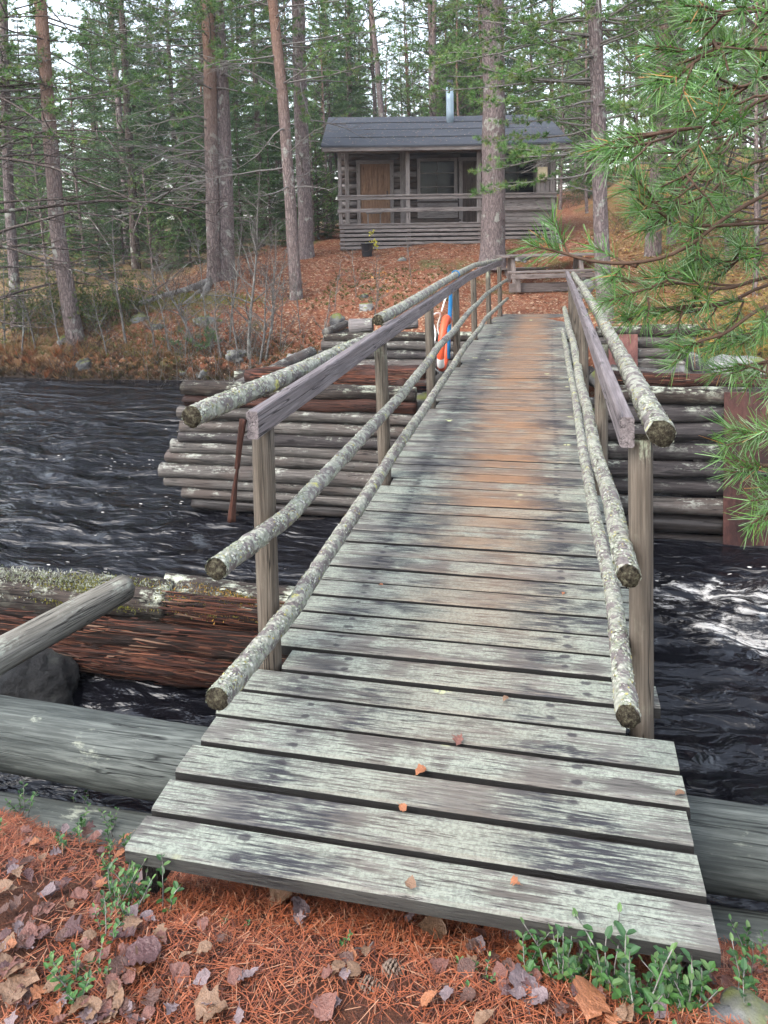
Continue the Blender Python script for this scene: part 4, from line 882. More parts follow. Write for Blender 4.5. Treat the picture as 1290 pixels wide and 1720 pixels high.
# spruces that show as dark green masses behind the left bank
for i, (px, D, k, s, lb) in enumerate([(226, 24, 2, 1.0, 'tall dark spruce with bare lower trunk behind the pair of pines'), (300, 26, 0, .95, 'dense dark spruce left of the paired pine trunks'), (440, 25, 0, 1.05, 'dark green spruce between the paired pines and the leaning pine'), (478, 29, 1, 1.1, 'dark spruce standing just left of the cabin behind the pines'), (170, 30, 1, 1., 'spruce half hidden behind the slanting riverside pine'), (560, 32, 1, .95, 'young spruce showing past the left end of the cabin'), (90, 33, 0, .9, 'spruce deep behind the slanting riverside pine'), (405, 36, 2, 1., 'tall spruce seen far back between the paired pines and the leaning pine')]):
    tree(SF[k], col_pos(px, D), s, rt.uniform(0, 6), 'spruce_tree', lb, 'spruces behind the left bank')
for i, (px, D, s, lb) in enumerate([(15, 22, .34, 'knee high spruce at the far left of the clearing'), (48, 27, .5, 'small spruce behind the slim grey pine'), (110, 26, .42, 'small spruce right behind the slanting pine'), (165, 22, .36, 'low spruce in the clearing right of the slanting pine'), (205, 26, .5, 'small spruce at the foot of the tall dark spruce'), (262, 24, .45, 'small dark spruce left of the bare twig tangle'), (318, 22.5, .5, 'dark young spruce just left of the paired pine trunks'), (405, 21, .42, 'young spruce right of the paired pine trunks'), (455, 23, .52, 'young spruce left of the slender leaning pine'), (535, 24, .45, 'small spruce close to the left cabin corner'), (130, 32, .6, 'half grown spruce deep behind the slanting pine'), (240, 33, .65, 'half grown spruce behind the tall dark spruce'), (350, 30, .6, 'half grown spruce behind the paired pines'), (30, 36, .7, 'half grown spruce deep behind the slim grey pine')]):
    tree(SF[1], col_pos(px, D), s, rt.uniform(0, 6), 'young_spruce', lb, 'young spruces on the left bank')
# young pines and spruces in the middle distance
for px, D, f, s, lb in [(20, 24, YF[0], 1.1, 'bushy young pine at the left edge behind the slim grey pine'), (70, 21, YF[1], 1., 'low bushy pine left of the slanting riverside pine'), (140, 25, YF[0], 1., 'bushy young pine right behind the slanting riverside pine'), (250, 21, YF[1], .75, 'low pine behind the bare twig tangle'), (330, 23, YF[1], .95, 'low pine close behind the paired pine trunks'), (545, 26, YF[0], 1., 'young pine looking out behind the left cabin wall'), (525, 23.5, YF[1], .8, 'low pine right of the straight grey pine'),
    (990, 27, YF[0], 1.1, 'young pine behind the right corner of the cabin'), (1060, 20, YF[0], 1., 'young pine between the bridge end pine and the orange topped pine'), (1130, 17, YF[0], 1.05, 'young pine right beside the thin grey pine on the slope'), (1210, 19, YF[0], 1.2, 'tall young pine on the slope behind the hanging branches'), (1270, 14.5, YF[0], .9, 'young pine at the right edge above the rusty undergrowth'), (1180, 23, YF[1], 1.3, 'bushy pine higher on the slope behind the hanging branches'), (1100, 26, YF[0], 1.2, 'young pine high on the slope behind the orange topped pine'), (1250, 27, YF[0], 1.4, 'young pine at the top of the slope on the right'), (940, 31, YF[0], 1.2, 'young pine behind the right end of the cabin roof'), (1262, 11.5, YF[0], .75, 'small pine by the pale boulder at the right edge'), (1215, 13.5, YF[1], 1.0, 'low bushy pine above the right log abutment'), (1160, 15, YF[1], 1.1, 'low bushy pine right of the bridge end pine')]:
    tree(f, col_pos(px, D), s, rt.uniform(0, 6), 'young_pine', lb, 'young pines on the left bank' if px < 560 else 'young pines right of the cabin')
n = 0
EXTRA = [(rt.uniform(540, 860), rt.uniform(32, 52)) for _ in range(22)]
while n < 190 or EXTRA:
    px, D = rt.uniform(-120, 1420), 25+60*rt.random()**.75
    if n >= 190: px, D = EXTRA.pop()
    p = col_pos(px, D)
    if not fits(p[0], p[1], px) or (480 < px < 1000 and D < 31): continue
    f = rt.choice([PF[0], PF[1], PF[2], PF[3], PF[1], SF[0], SF[1], PF[3]]) if D > 34 else rt.choice(PF)
    side = 'left' if px < 520 else 'cabin' if px < 980 else 'right'
    zone = [z for a, z in ((20, 'at the left edge'), (110, 'left of the slanting riverside pine'), (225, 'right of the slanting riverside pine'), (345, 'just left of the paired pines'), (480, 'between the paired pines and the leaning pine'), (600, 'beyond the left end of the cabin'), (745, 'over the left half of the cabin roof'), (830, 'between the chimney and the stout pine'), (990, 'behind the right half of the cabin'), (1110, 'between the bridge end pine and the orange topped pine'), (1220, 'on the slope right of the orange topped pine'), (9999, 'at the right edge of the slope')) if px < a][0]
    deep = 'nearer trunks' if D < 38 else 'deeper in' if D < 56 else 'far back'
    sp = f in SF
    tree(f, p, rt.uniform(.8, 1.15), rt.uniform(0, 6.28), 'spruce_tree' if sp else 'pine_tree', '%s %s, %s' % ('spruce' if sp else 'pine', zone, deep), 'forest trees '+zone, (rt.gauss(0, .015), rt.gauss(0, .02)))
    n += 1

# ---- the individual pines in front
def named_pine(pts, wpx, mat, label, top=13., live=None, dead=None, seed=0, cform=None, flare=.25, depth=None, fine=False, azc=None, bmat='grey_bark'):
    b = ghit(*pts[0]) if depth is None else atd(*pts[0], depth); Yb = b[1]
    if depth is not None: b = onland(b[0], b[1]); 
    W = [np.array([b[0], b[1], b[2]-.12])]+[aty(x, y, Yb) for x, y in pts[1:]]
    d = W[-1]-W[-2]; d /= d[2]; d[:2] *= .4; W.append(W[-1]+d*(top-W[-1][2]+b[2])); W = np.array(W)
    o = W[0].copy(); W -= o; dep = float((b-EYE)@FW)
    r0 = wpx[0]*dep/FPX/2; r1 = wpx[1]*dep/FPX/2
    rad = np.interp(W[:, 2], [0, W[-2, 2], W[-1, 2]], [r0, r1, .03])
    t = thing('pine_tree', label, 'tree', o, 'pines on the far bank')
    Mo = Matrix.Translation(Vector(o)); add('trunk', trunk_mesh('trunk', W, rad, mat, 20, .07, seed, flare), t, Mo)
    g = np.random.default_rng(seed); Wd, TP, TD = Wood(), [], []
    ax = lambda z: np.array([np.interp(z, W[:, 2], W[:, 0]), np.interp(z, W[:, 2], W[:, 1]), z])
    if dead: dead_branches(Wd, ax, dead[0], dead[1], dead[2], dead[3], g, dead[4] if len(dead) > 4 else None, .9, dead[5] if len(dead) > 5 else -.15, 7)
    for (z0, z1, nb, L, ac, asd) in (live or []):
        for k in range(nb): pine_branch(Wd, TP, TD, ax(g.uniform(z0, z1)), g.uniform(0, 6.28) if ac is None else g.normal(ac, asd), g.uniform(-.3, .2), L*g.uniform(.6, 1.15), .022, g, .1, 1.6 if fine else 1., .3, .34)
    for k in range(22):
        pine_branch(Wd, TP, TD, ax(g.uniform(4.6, 8.6)), g.uniform(0, 6.28), g.uniform(-.35, .15), 2.6*g.uniform(.5, 1.15), .022, g, .05, 1.1, .35, .36)
    # crown high above
    for k in range(40):
        f = k/40; zz = top*.62+(top*.38)*f; pine_branch(Wd, TP, TD, ax(min(zz, W[-1, 2]-.1)), g.uniform(0, 6.28), g.uniform(0, .4), 2.2*(1-.7*f), .03, g, .3, .7, .3, .4)
    add('branchwork', Wd.mesh('branchwork', bmat), t, Mo, 'stuff')
    P, D = np.array(TP), np.array(TD); D /= np.linalg.norm(D, axis=1)[:, None]+1e-9; nb = 22 if fine else 11
    add('crown', soup('crown', blades(P, D, nb,   .09 if fine else .12, .010 if fine else .016, g, 1., .2), tuftcols(len(P), nb, PINE, g), 'foliage'), t, Mo, 'stuff')
    return t
LFT = math.pi
named_pine([(28, 548), (14, 300), (5, 0)], (17, 14), 'pine_bark_high', 'slim grey pine at the left edge of the bank', 13, [(3.5, 7, 6, 2., None, 0)], (1, 6, 10, 1.4), 51)
named_pine([(128, 574), (98, 400), (86, 250), (66, -10)], (27, 19), 'pine_bark', 'pine slanting left from the water edge with lichen on its base', 13, [(4, 8, 8, 2., None, 0)], (1.2, 6, 14, 1.6), 52, flare=.3)
named_pine([(378, 466), (376, 300), (367, 60), (361, -10)], (32, 25), 'pine_bark_high', 'grey barked trunk at the back of the paired pines', 15, [(5, 8, 6, 2.2, None, 0)], (1.5, 7, 8, 1.5), 53)
named_pine([(360, 472), (356, 300), (352, 100), (347, -10)], (23, 20), 'pine_bark', 'orange barked trunk at the front of the paired pines', 15, [(5.5, 8, 5, 2.2, None, 0)], (1.6, 6.5, 46, 2.5, LFT, -.25), 54, flare=.55)
named_pine([(498, 502), (488, 330), (474, 160), (457, -10)], (21, 16), 'pine_bark', 'slender orange pine leaning left of the cabin', 13, [(5, 8, 6, 2., None, 0)], (2.2, 6.5, 14, 1.8), 55, flare=.15)
named_pine([(515, 432), (508, 250), (500, -10)], (25, 21), 'pine_bark_high', 'straight grey pine close to the left corner of the cabin', 15, [(5, 9, 8, 2.2, None, 0)], (2, 7, 16, 1.8), 56)
named_pine([(826, 444), (830, 250), (825, -10)], (41, 33), 'pine_bark_high', 'stout grey pine standing in front of the cabin porch', 16, [(5.6, 7.6, 10, 2.6, None, 0)], (5, 8, 8, 2.4), 57, flare=.35)
named_pine([(1018, 540), (1008, 380), (1003, 180), (997, -10)], (26, 22), 'pine_bark_high', 'grey pine with leafy low branches beside the right end of the bridge', 13, [(2.5, 6.6, 34, 2.4, LFT, .8), (2.8, 7, 24, 2.2, .3, .9)], (1.6, 5.5, 9, 1.8, LFT), 58, fine=True, flare=.2)
named_pine([(1096, 440), (1108, 250), (1121, -10)], (25, 21), 'pine_bark', 'orange topped pine on the slope behind the overhanging branch', 14, [(3.4, 8, 22, 2.4, None, 0)], (1.6, 6, 12, 1.8), 59, depth=15.5)
named_pine([(1126, 470), (1133, 300), (1140, -10)], (15, 12), 'pine_bark_high', 'thin grey pine just right of the orange topped pine', 12, [(3, 7, 16, 1.8, None, 0)], (1, 5, 12, 1.4), 60, depth=16.5)
named_pine([(-70, 560), (-80, 300), (-95, 0)], (26, 20), 'pine_bark', 'pine out of sight at left whose long dark bare branches reach over the river', 13, [(5, 8, 8, 2.2, None, 0)], (1.4, 6.4, 34, 4.6, -.35, -.3), 61, depth=13.5, bmat='spruce_bark')

# ================================================================ saplings and bare shrubs on the far bank
def sapling(px, py, hpx, lean, label, seed, forks=5, r=.02, mat='sapling_bark', group='bare saplings on the far bank', leaves=0, leafcol=None):
    b = ghit(px, py); dep = float((b-EYE)@FW); h = hpx*dep/FPX; g = np.random.default_rng(seed); Wd = Wood()
    P = branch_pts((0, 0, -.05), g.uniform(0, 6.28) if lean == 0 else (0 if lean > 0 else math.pi), 1.5-abs(lean), h, 0, g, 9, .05); Wd.tube(P, r, .004, 6); tips = []
    for k in range(forks):
        t = g.uniform(.2, .92); q = along(P, t); az = g.uniform(0, 6.28); B = branch_pts(q, az, g.uniform(.4, 1.2), h*g.uniform(.2, .45)*(1.2-t), .1, g, 6, .12); Wd.tube(B, r*.45*(1.1-t)+.002, .002, 4)
        for _ in range(4): u = g.uniform(.2, .95); C2 = branch_pts(along(B, u), az+g.uniform(-1.2, 1.2), g.uniform(.0, 1.1), h*.12*g.uniform(.5, 1.4), 0, g, 5, .16); Wd.tube(C2, .0035, .0015, 3); tips.append(C2[-1])
    t = thing('sapling', label, 'sapling', b, group); Mo = Matrix.Translation(Vector(b)); add('stem', Wd.mesh('stem', mat), t, Mo, 'stuff')
    if leaves:
        Pt = np.array(tips)[g.integers(0, len(tips), leaves)]+g.normal(0, .03, (leaves, 3)); add('foliage', soup('foliage', blades(Pt, np.tile([0, 0, -1.], (leaves, 1)), 2, .05, .04, g), tuftcols(leaves, 2, leafcol, g), 'leaf'), t, Mo)
    return t
SAP = [(212, 577, 240, -.02, 8, .022, 'straight bare pole sapling at the water edge right of the slanting pine'), (418, 602, 330, .03, 14, .026, 'tallest forked pale sapling among the alder stems by the shore'), (436, 610, 190, .10, 10, .018, 'bare sapling leaning right beside the tallest pale sapling'), (372, 602, 140, -.06, 9, .016, 'short bare sapling at the shore below the paired pines'), (328, 578, 180, -.28, 16, .024, 'widely branched grey sapling bending left below the paired pines'), (386, 575, 210, .0, 10, .017, 'upright pale sapling just right of the paired pine roots'), (352, 590, 110, .15, 9, .012, 'thin twiggy sapling between the shore stones'), (262, 586, 130, -.05, 10, .012, 'slight twiggy sapling on the leafy slope left of the branched grey sapling'), (104, 588, 130, -.2, 6, .015, 'thin sapling leaning left at the foot of the slanting pine'), (60, 585, 220, -.06, 9, .015, 'bare thin sapling at the far left shore'), (8, 588, 170, .05, 7, .016, 'grey sapling at the very left edge of the shore'), (456, 560, 150, .06, 9, .012, 'fine bare sapling on the needle slope near the leaning pine'), (628, 533, 110, 0, 6, .008, 'thin dark sapling stem on the slope below the bucket'), (598, 500, 90, .05, 5, .006, 'wispy twig sapling on the needle slope below the porch'), (692, 478, 90, -.03, 5, .006, 'wispy twig sapling on the slope left of the stout pine'), (540, 590, 110, .1, 6, .010, 'thin bare sapling beside the far abutment logs')]
SAP += [(402, 606, 170, -.05, 9, .016, 'slim pale sapling just left of the tallest forked sapling'), (446, 604, 240, .04, 10, .017, 'tall thin pale sapling right of the tallest forked sapling'), (310, 600, 100, .1, 9, .010, 'low twiggy sapling beside the small pale stone'), (285, 590, 150, -.1, 9, .012, 'thin sapling on the slope above the shallows'), (180, 598, 120, -.12, 8, .012, 'thin sapling leaning over the water right of the pale stone'), (36, 600, 190, .03, 8, .015, 'pale thin sapling close to the slim grey pine'), (470, 585, 130, .08, 8, .010, 'fine sapling near the yellow mossy stone'), (345, 565, 190, .12, 9, .014, 'thin stem rising right of the broad pale stone'), (505, 560, 110, -.05, 7, .009, 'fine twig sapling below the slender leaning pine'), (562, 520, 90, .03, 6, .007, 'wispy sapling on the slope left of the grey stone')]
for i, (px, py, h, ln, fk, r, lb) in enumerate(SAP): sapling(px, py, h, ln, lb, 900+i, int(fk*1.6), r*1.35)
sapling(628, 428, 44, 0, 'tiny sapling with yellow leaves beside the black bucket', 930, 6, .006, leaves=60, leafcol=[(.55, .5, .03), (.6, .55, .06)])
sapling(634, 520, 80, .03, 'spindly sapling holding a few orange leaves on the slope', 931, 6, .006, leaves=14, leafcol=[(.5, .22, .05), (.55, .3, .1)])
def thicket(name, px, py, wpx, hpx, n, label, seed, mat='spruce_bark', leaves=0, cols=None, ll=.05, lw=.012):
    b = ghit(px, py); dep = float((b-EYE)@FW); g = np.random.default_rng(seed); Wd = Wood(); w_, h_ = wpx*dep/FPX/2, hpx*dep/FPX; TP, TD = [], []
    for k in range(n):
        x, y = g.normal(0, .5)*w_, g.normal(0, .4)*w_; z = float(height(b[0]+x, b[1]+y))-b[2]; az = g.uniform(0, 6.28); P = branch_pts((x, y, z-.03), az, g.uniform(.7, 1.5), h_*g.uniform(.5, 1.1), -.1, g, 6, .1); Wd.tube(P, .006, .002, 3)
        for _ in range(5): q = along(P, g.uniform(.25, 1)); B = branch_pts(q, g.uniform(0, 6.28), g.uniform(-.1, 1.), h_*g.uniform(.12, .35), 0, g, 4, .15); Wd.tube(B, .003, .0015, 3); TP += [B[-1], along(B, .5), along(B, .75)]; TD += [B[-1]-B[0]]*3
    t = thing(name, label, 'shrub', b, 'shrubs on the far bank'); Mo = Matrix.Translation(Vector(b)); add('stem', Wd.mesh('stem', mat), t, Mo, 'stuff')
    if leaves: P, D = np.array(TP), np.array(TD); D /= np.linalg.norm(D, axis=1)[:, None]+1e-9; add('foliage', soup('foliage', blades(P, D, leaves, ll, lw, g), tuftcols(len(P), leaves, cols, g), 'foliage'), t, Mo)
GB = [(.08, .12, .035), (.12, .16, .045), (.06, .10, .03), (.16, .16, .05)]
thicket('bush', 60, 553, 130, 100, 60, 'loose yellow green bush at the far left of the clearing', 951, leaves=16, cols=GB); thicket('bush', 145, 545, 150, 95, 70, 'wide yellow green bush in the clearing behind the slanting pine', 952, leaves=16, cols=GB); thicket('bush', 215, 535, 90, 75, 40, 'low green bush behind the straight pole sapling', 953, leaves=14, cols=GB)
thicket('thicket', 290, 500, 150, 120, 60, 'brown tangle of bare twigs left of the paired pines', 954); thicket('thicket', 425, 480, 110, 130, 45, 'brown bare thicket between the paired pines and the leaning pine', 955); thicket('thicket', 395, 592, 120, 60, 40, 'low bare twig tangle at the shore among the alder stems', 956)
thicket('thicket', 300, 606, 170, 70, 70, 'grey tangle of alder twigs along the shallows', 959, mat='sapling_bark'); thicket('thicket', 430, 606, 130, 80, 60, 'grey twigs crowding the alder stems near the pier', 964, mat='sapling_bark'); thicket('thicket', 470, 505, 90, 60, 30, 'low dark twigs around the foot of the slender leaning pine', 965)
thicket('bush', 345, 590, 50, 50, 14, 'small bright green juniper like bush at the shore stones', 957, leaves=14, cols=[(.07, .14, .05), (.1, .18, .06)], ll=.06, lw=.008)
thicket('thicket', 150, 603, 160, 55, 60, 'tangle of dry brown stems overhanging the water at the slanting pine', 958)
thicket('bush', 970, 345, 60, 50, 30, 'mossy green bush at the right corner of the cabin', 960, leaves=8, cols=GB); thicket('bush', 1060, 380, 90, 60, 30, 'yellowing bush on the hillside right of the cabin', 961, leaves=8, cols=[(.2, .17, .04), (.14, .15, .04), (.28, .2, .06)])
thicket('bush', 1235, 610, 110, 70, 60, 'yellow orange undergrowth above the pale boulder', 962, leaves=6, cols=[(.42, .25, .06), (.34, .27, .07), (.2, .19, .05)], ll=.09)
thicket('bush', 1270, 560, 130, 80, 50, 'rusty undergrowth on the bank at the right edge', 963, leaves=6, cols=[(.36, .19, .07), (.28, .2, .06), (.18, .18, .05)], ll=.09)

# ================================================================ stones, roots and litter of the far bank
for i, (px, py, wpx, hf, lb) in enumerate([(142, 615, 30, .8, 'pale stone with a mossy cap standing at the far waterline'), (107, 575, 26, .7, 'grey stone against the foot of the slanting pine'), (234, 541, 30, .6, 'flat grey stone on the slope by the pole sapling'), (338, 545, 38, .6, 'broad pale stone below the paired pines'), (262, 552, 20, .6, 'small grey stone right of the flat one on the slope'), (305, 627, 16, .7, 'small pale stone in the shallows under the branched sapling'), (338, 630, 22, .6, 'wet stone in the shallows below the alder stems'), (395, 603, 40, .6, 'mossy grey stone among the alder stems'), (492, 606, 26, .7, 'round stone covered in bright yellow moss near the driftwood'), (614, 522, 24, .8, 'grey stone on the needle slope left of the handrail'), (612, 500, 16, .7, 'small pale stone above the grey slope stone'), (566, 548, 28, 1.1, 'stubby grey stone beside the stubby log end'), (935, 408, 17, 1.2, 'pale upright stone at the right corner of the cabin'), (676, 438, 14, .6, 'small stone below the porch steps'), (985, 470, 36, .8, 'dark stone wall block beside the grey bridge end pine'), (990, 492, 34, 1., 'second dark block under the stone beside the bridge end pine'), (398, 640, 24, .4, 'dark flat stone awash near the pier'), (880, 437, 30, .5, 'flat grey rock seen under the picnic table')]):
    b = ghit(px, py); dep = float((b-EYE)@FW); r = wpx*dep/FPX/2
    rock('stone', (b[0], b[1]+r*.4, b[2]+r*hf*.18), (r, r*.8, r*hf), 'rock', 1000+i, None, 4, .42, label=lb, cat='stone')
def root(pxs, r0, r1, label, seed, mat='grey_bark', dz=.0):
    P = np.array([ghit(x, y) for x, y in pxs]); P[:, 2] += dz; q = np.linspace(0, 1, 30); t = np.linspace(0, 1, len(P)); C = np.stack([np.interp(q, t, P[:, i]) for i in range(3)], -1)
    V, Q = tube_arrays(C, np.linspace(r0, r1, 30), 12, True, seed, .25, (3., 1.5)); tag(add('root', quads('root', V, Q, mat)), label, 'root')
root([(352, 475), (318, 490), (280, 500), (240, 513), (214, 518)], .085, .045, 'long mossy root running left from the paired pines', 1101, dz=.06)
root([(352, 478), (344, 492), (338, 503)], .09, .03, 'short root gripping the slope below the paired pines', 1102, dz=.04)
root([(336, 490), (320, 505), (310, 512)], .05, .03, 'thin side root below the long mossy root', 1103, dz=.03)
def scatter_far(name, n, seed, X0, X1, Y0, Y1, size, cols, mat, label, cat, cond=None, up=.3):
    g = np.random.default_rng(seed); X, Y = g.uniform(X0, X1, n), g.uniform(Y0, Y1, n); Zt = height(X, Y); k = Zt > -.93
    if cond is not None: k &= cond(X, Y)
    X, Y, Zt = X[k], Y[k], Zt[k]; n = len(X); P = np.stack([X, Y, Zt+.012], -1)
    N = g.normal(0, up, (n, 3)); N[:, 2] += 1; N /= np.linalg.norm(N, axis=1)[:, None]; e = np.cross(N, g.normal(0, 1, (n, 3))); e /= np.linalg.norm(e, axis=1)[:, None]; f = np.cross(N, e); l = g.uniform(*size, n)[:, None]
    T = np.stack([P-e*l, P-f*l*.45+N*l*.2, P+e*l, P+f*l*.45+N*l*.2], 1); tag(add(name, soup(name, T, np.array(cols)[g.integers(0, len(cols), n)]*g.uniform(.6, 1.2, n)[:, None], mat)), label, cat, kind='stuff')
scatter_far('leaf_litter', 26000, 1201, -11, 4.5, 11.8, 20.5, (.012, .04), [(.33, .15, .08), (.26, .10, .05), (.42, .27, .17), (.18, .07, .04), (.36, .19, .11), (.45, .33, .24)], 'leaf_litter', 'brown leaves and needles strewn over the far slope', 'leaves', lambda X, Y: (np.abs(X+.4) > 1.3) | (Y > 14))
scatter_far('leaf_litter', 7000, 1202, .8, 6, 8.6, 22, (.02, .05), [(.40, .22, .06), (.30, .2, .06), (.2, .17, .05), (.45, .3, .1)], 'leaf_litter', 'yellow and rusty ground cover on the right bank', 'leaves')
def tufts_far(name, n, seed, X0, X1, Y0f, h, cols, label, nb=14):
    g = np.random.default_rng(seed); X = g.uniform(X0, X1, n); Y = yfar(X)+Y0f(g, n); P = np.stack([X, Y, height(X, Y)-.01], -1); k = P[:, 2] > -1.0; P = P[k]; n = len(P)
    T = blades(P, np.tile([0, 0, 1.], (n, 1)), nb, h, .012, g, .8, .3); tag(add(name, soup(name, T, tuftcols(n, nb, cols, g), 'grass')), label, 'grass', kind='stuff')
tufts_far('dark_shore_growth', 900, 1215, -13, -3.6, lambda g, n: np.abs(g.normal(.05, .12, n)), .14, [(.05, .03, .02), (.09, .05, .03), (.12, .08, .04), (.04, .035, .02)], 'dark roots and dead growth at the far waterline')
tufts_far('dry_grass', 380, 1211, -14, -8.6, lambda g, n: np.abs(g.normal(.25, .25, n)), .24, [(.30, .11, .045), (.22, .085, .04), (.28, .17, .08), (.13, .075, .04)], 'rusty dry ferns and grass along the left far shore')
tufts_far('dry_grass', 1500, 1212, -15, -6.5, lambda g, n: g.uniform(.3, 3.2, n), .16, [(.22, .19, .08), (.27, .2, .10), (.13, .14, .05), (.26, .14, .07)], 'faded yellow grass on the left clearing')
tufts_far('low_shrubs', 1500, 1213, -9, -3.6, lambda g, n: np.abs(g.normal(.2, .4, n)), .12, [(.10, .09, .03), (.16, .09, .04), (.07, .06, .03), (.24, .12, .06)], 'dark heath and twigs fringing the far shore', 10)
tufts_far('low_shrubs', 300, 1214, -5, -2, lambda g, n: g.uniform(2.2, 5.5, n), .10, [(.05, .07, .025), (.10, .12, .03)], 'low green bilberry growing on the needle slope', 10)
moss('moss', (-8.0, 14.9, 0), (.9, .25), 5000, [(.16, .17, .03), (.22, .2, .05), (.1, .12, .03)], 44, 'yellow green moss along the root on the far slope', lambda X, Y: height(X, Y)+.01, .06)

# ================================================================ forest floor at the near bank
g = np.random.default_rng(1301); n = 85000
X, Y = g.uniform(-3.4, 1.6, n), 1.0+1.25*g.random(n); clump = fbm(X*2.2, Y*2.2, None, 71, 3); k = (clump+.75*sstep(X, -1.3, -.7)+g.normal(0, .35, n) > .05) & (height(X, Y) > -.5); X, Y = X[k], Y[k]; n = len(X)
P = np.stack([X, Y, height(X, Y)+g.uniform(.001, .016, n)], -1); a = g.uniform(0, 6.28, n); d = np.stack([np.cos(a), np.sin(a), g.normal(0, .16, n)], -1); l = g.uniform(.016, .032, n)[:, None]; s = np.stack([-np.sin(a), np.cos(a), a*0], -1)*.0010
T = np.stack([P-d*l-s, P-d*l+s, P+d*l+s*.6, P+d*l-s*.6], 1)
tag(add('needle_litter', soup('needle_litter', T, np.array([(.25, .066, .026), (.30, .095, .042), (.14, .04, .020), (.33, .165, .095), (.06, .022, .014)])[g.choice(5, n, p=[.34, .26, .2, .1, .1])]*g.uniform(.7, 1.15, n)[:, None], 'needle_litter')), 'rust coloured pine needles carpeting the near bank', 'needles', kind='stuff')
def leaf_mesh(name, shape, col, seed):
    g = np.random.default_rng(seed); m = 14; V, F = [], []
    for i in range(m+1):
        t = i/m
        if shape == 0: w_ = .34*math.sin(math.pi*t**.75)*(1-.25*t)
        elif shape == 1: w_ = .46*math.sin(math.pi*t**.9)**.8
        else: w_ = .36*math.sin(math.pi*t**.8)*(1+.38*math.cos(t*3*2*math.pi+2.5))+.02
        w_ *= 1+.06*g.normal(); zc = .07*math.sin(t*3+seed)+.015*g.normal(); cu = .10*math.sin(seed*2.1+t*4)
        j_ = 1+.12*g.normal(); V += [(t-.5, -w_*j_, zc+w_*.30+cu*.9+.02*g.normal()), (t-.5, 0, zc), (t-.5, w_*(2-j_), zc+w_*.36-cu*.9+.02*g.normal())]
    for i in range(m):
        b = i*3; F += [(b, b+3, b+4, b+1), (b+1, b+4, b+5, b+2)]
    V += [(.48, -.012, V[-2][2]), (.78, -.010, V[-2][2]+.05), (.78, .010, V[-2][2]+.05), (.48, .012, V[-2][2])]; k = len(V); F.append((k-4, k-3, k-2, k-1))
    me = mesh(name, V, F, col, True); return me
def leaf_mat(name, c):
    t = NT(name); v = t.coord(); o = t.sep(t.n('TexCoord').outputs['Object']); ay = t.math('ABSOLUTE', o[1]); vein = t.math('ABSOLUTE', t.math('SINE', t.math('MULTIPLY', t.math('SUBTRACT', o[0], t.math('MULTIPLY', ay, .8)), 42.)))
    col = t.mix(t.noise(v, 4., 5, .65), tuple(x*.55 for x in c), tuple(min(1, x*1.3) for x in c)); col = t.mix(t.maprange(vein, .2, .0, 0., .16), col, tuple(x*.5 for x in c)); col = t.mix(t.maprange(ay, .02, .0, 0., .5), col, tuple(min(1, x*1.5) for x in c))
    t.bsdf(col, .42, t.bump(t.noise(v, 9., 4), .4, .04), .45, 0., .1); M[name] = t.m
LC = {'tan': (.20, .115, .068), 'pinkish brown': (.175, .075, .056), 'purple brown': (.10, .048, .046), 'greyish lilac': (.20, .145, .145), 'orange': (.30, .115, .05), 'dark brown': (.09, .042, .03)}
for k_, c in LC.items(): leaf_mat('leaf_'+k_.replace(' ', '_'), c)
LM = {(k_, s_): leaf_mesh('fallen_leaf', s_, 'leaf_'+k_.replace(' ', '_'), i*3+s_) for i, k_ in enumerate(LC) for s_ in range(3)}
rl = random.Random(3)
def leaf_at(px, py, size, col, shape, label, group=None, z=None, flat=.25):
    if z is None:
        p = atz(px, py, -.1)
        for _ in range(4): p = atz(px, py, float(height(p[0], p[1]))+.012)
    else: p = atz(px, py, z)
    m = Matrix.Translation(Vector(p)+Vector((0, 0, .008))) @ Matrix.Rotation(rl.uniform(0, 6.28), 4, 'Z') @ Matrix.Rotation(rl.gauss(0, flat), 4, 'X') @ Matrix.Rotation(rl.gauss(0, flat), 4, 'Y') @ Matrix.Diagonal((size, size, size, 1))
    o = bpy.data.objects.new('fallen_leaf', LM[(col, shape)]); COL.objects.link(o); o.matrix_basis = m; tag(o, label, 'leaf', group)
for a in [(38, 1655, .10, 'tan', 2, 'large tan lobed leaf at the lower left of the needle bed'), (237, 1612, .09, 'purple brown', 1, 'big purplish leaf lying left of the needle carpet'), (355, 1697, .075, 'tan', 2, 'tan lobed leaf near the bottom edge below the needle carpet'), (990, 1686, .085, 'orange', 1, 'bright orange leaf among the green sprigs at lower right'), (505, 1537, .085, 'greyish lilac', 0, 'grey lilac leaf just in front of the bridge edge'), (474, 1512, .075, 'tan', 1, 'curled tan leaf touching the bridge edge left of centre'), (725, 1567, .075, 'tan', 1, 'pale tan leaf before the middle of the first plank'), (862, 1566, .07, 'greyish lilac', 1, 'pale leaf propped against the first plank at right'), (918, 1588, .07, 'tan', 0, 'tan leaf beside the sprigs at the plank edge'), (300, 1637, .06, 'pinkish brown', 0, 'narrow brown leaf standing right of the big purplish leaf'), (568, 1633, .045, 'tan', 0, 'small tan leaf alone on the needle carpet'), (880, 1660, .08, 'greyish lilac', 1, 'grey lilac leaf left of the bright orange leaf'), (545, 1697, .06, 'pinkish brown', 1, 'pinkish leaf at the bottom middle of the needle carpet')]:
    leaf_at(*a)
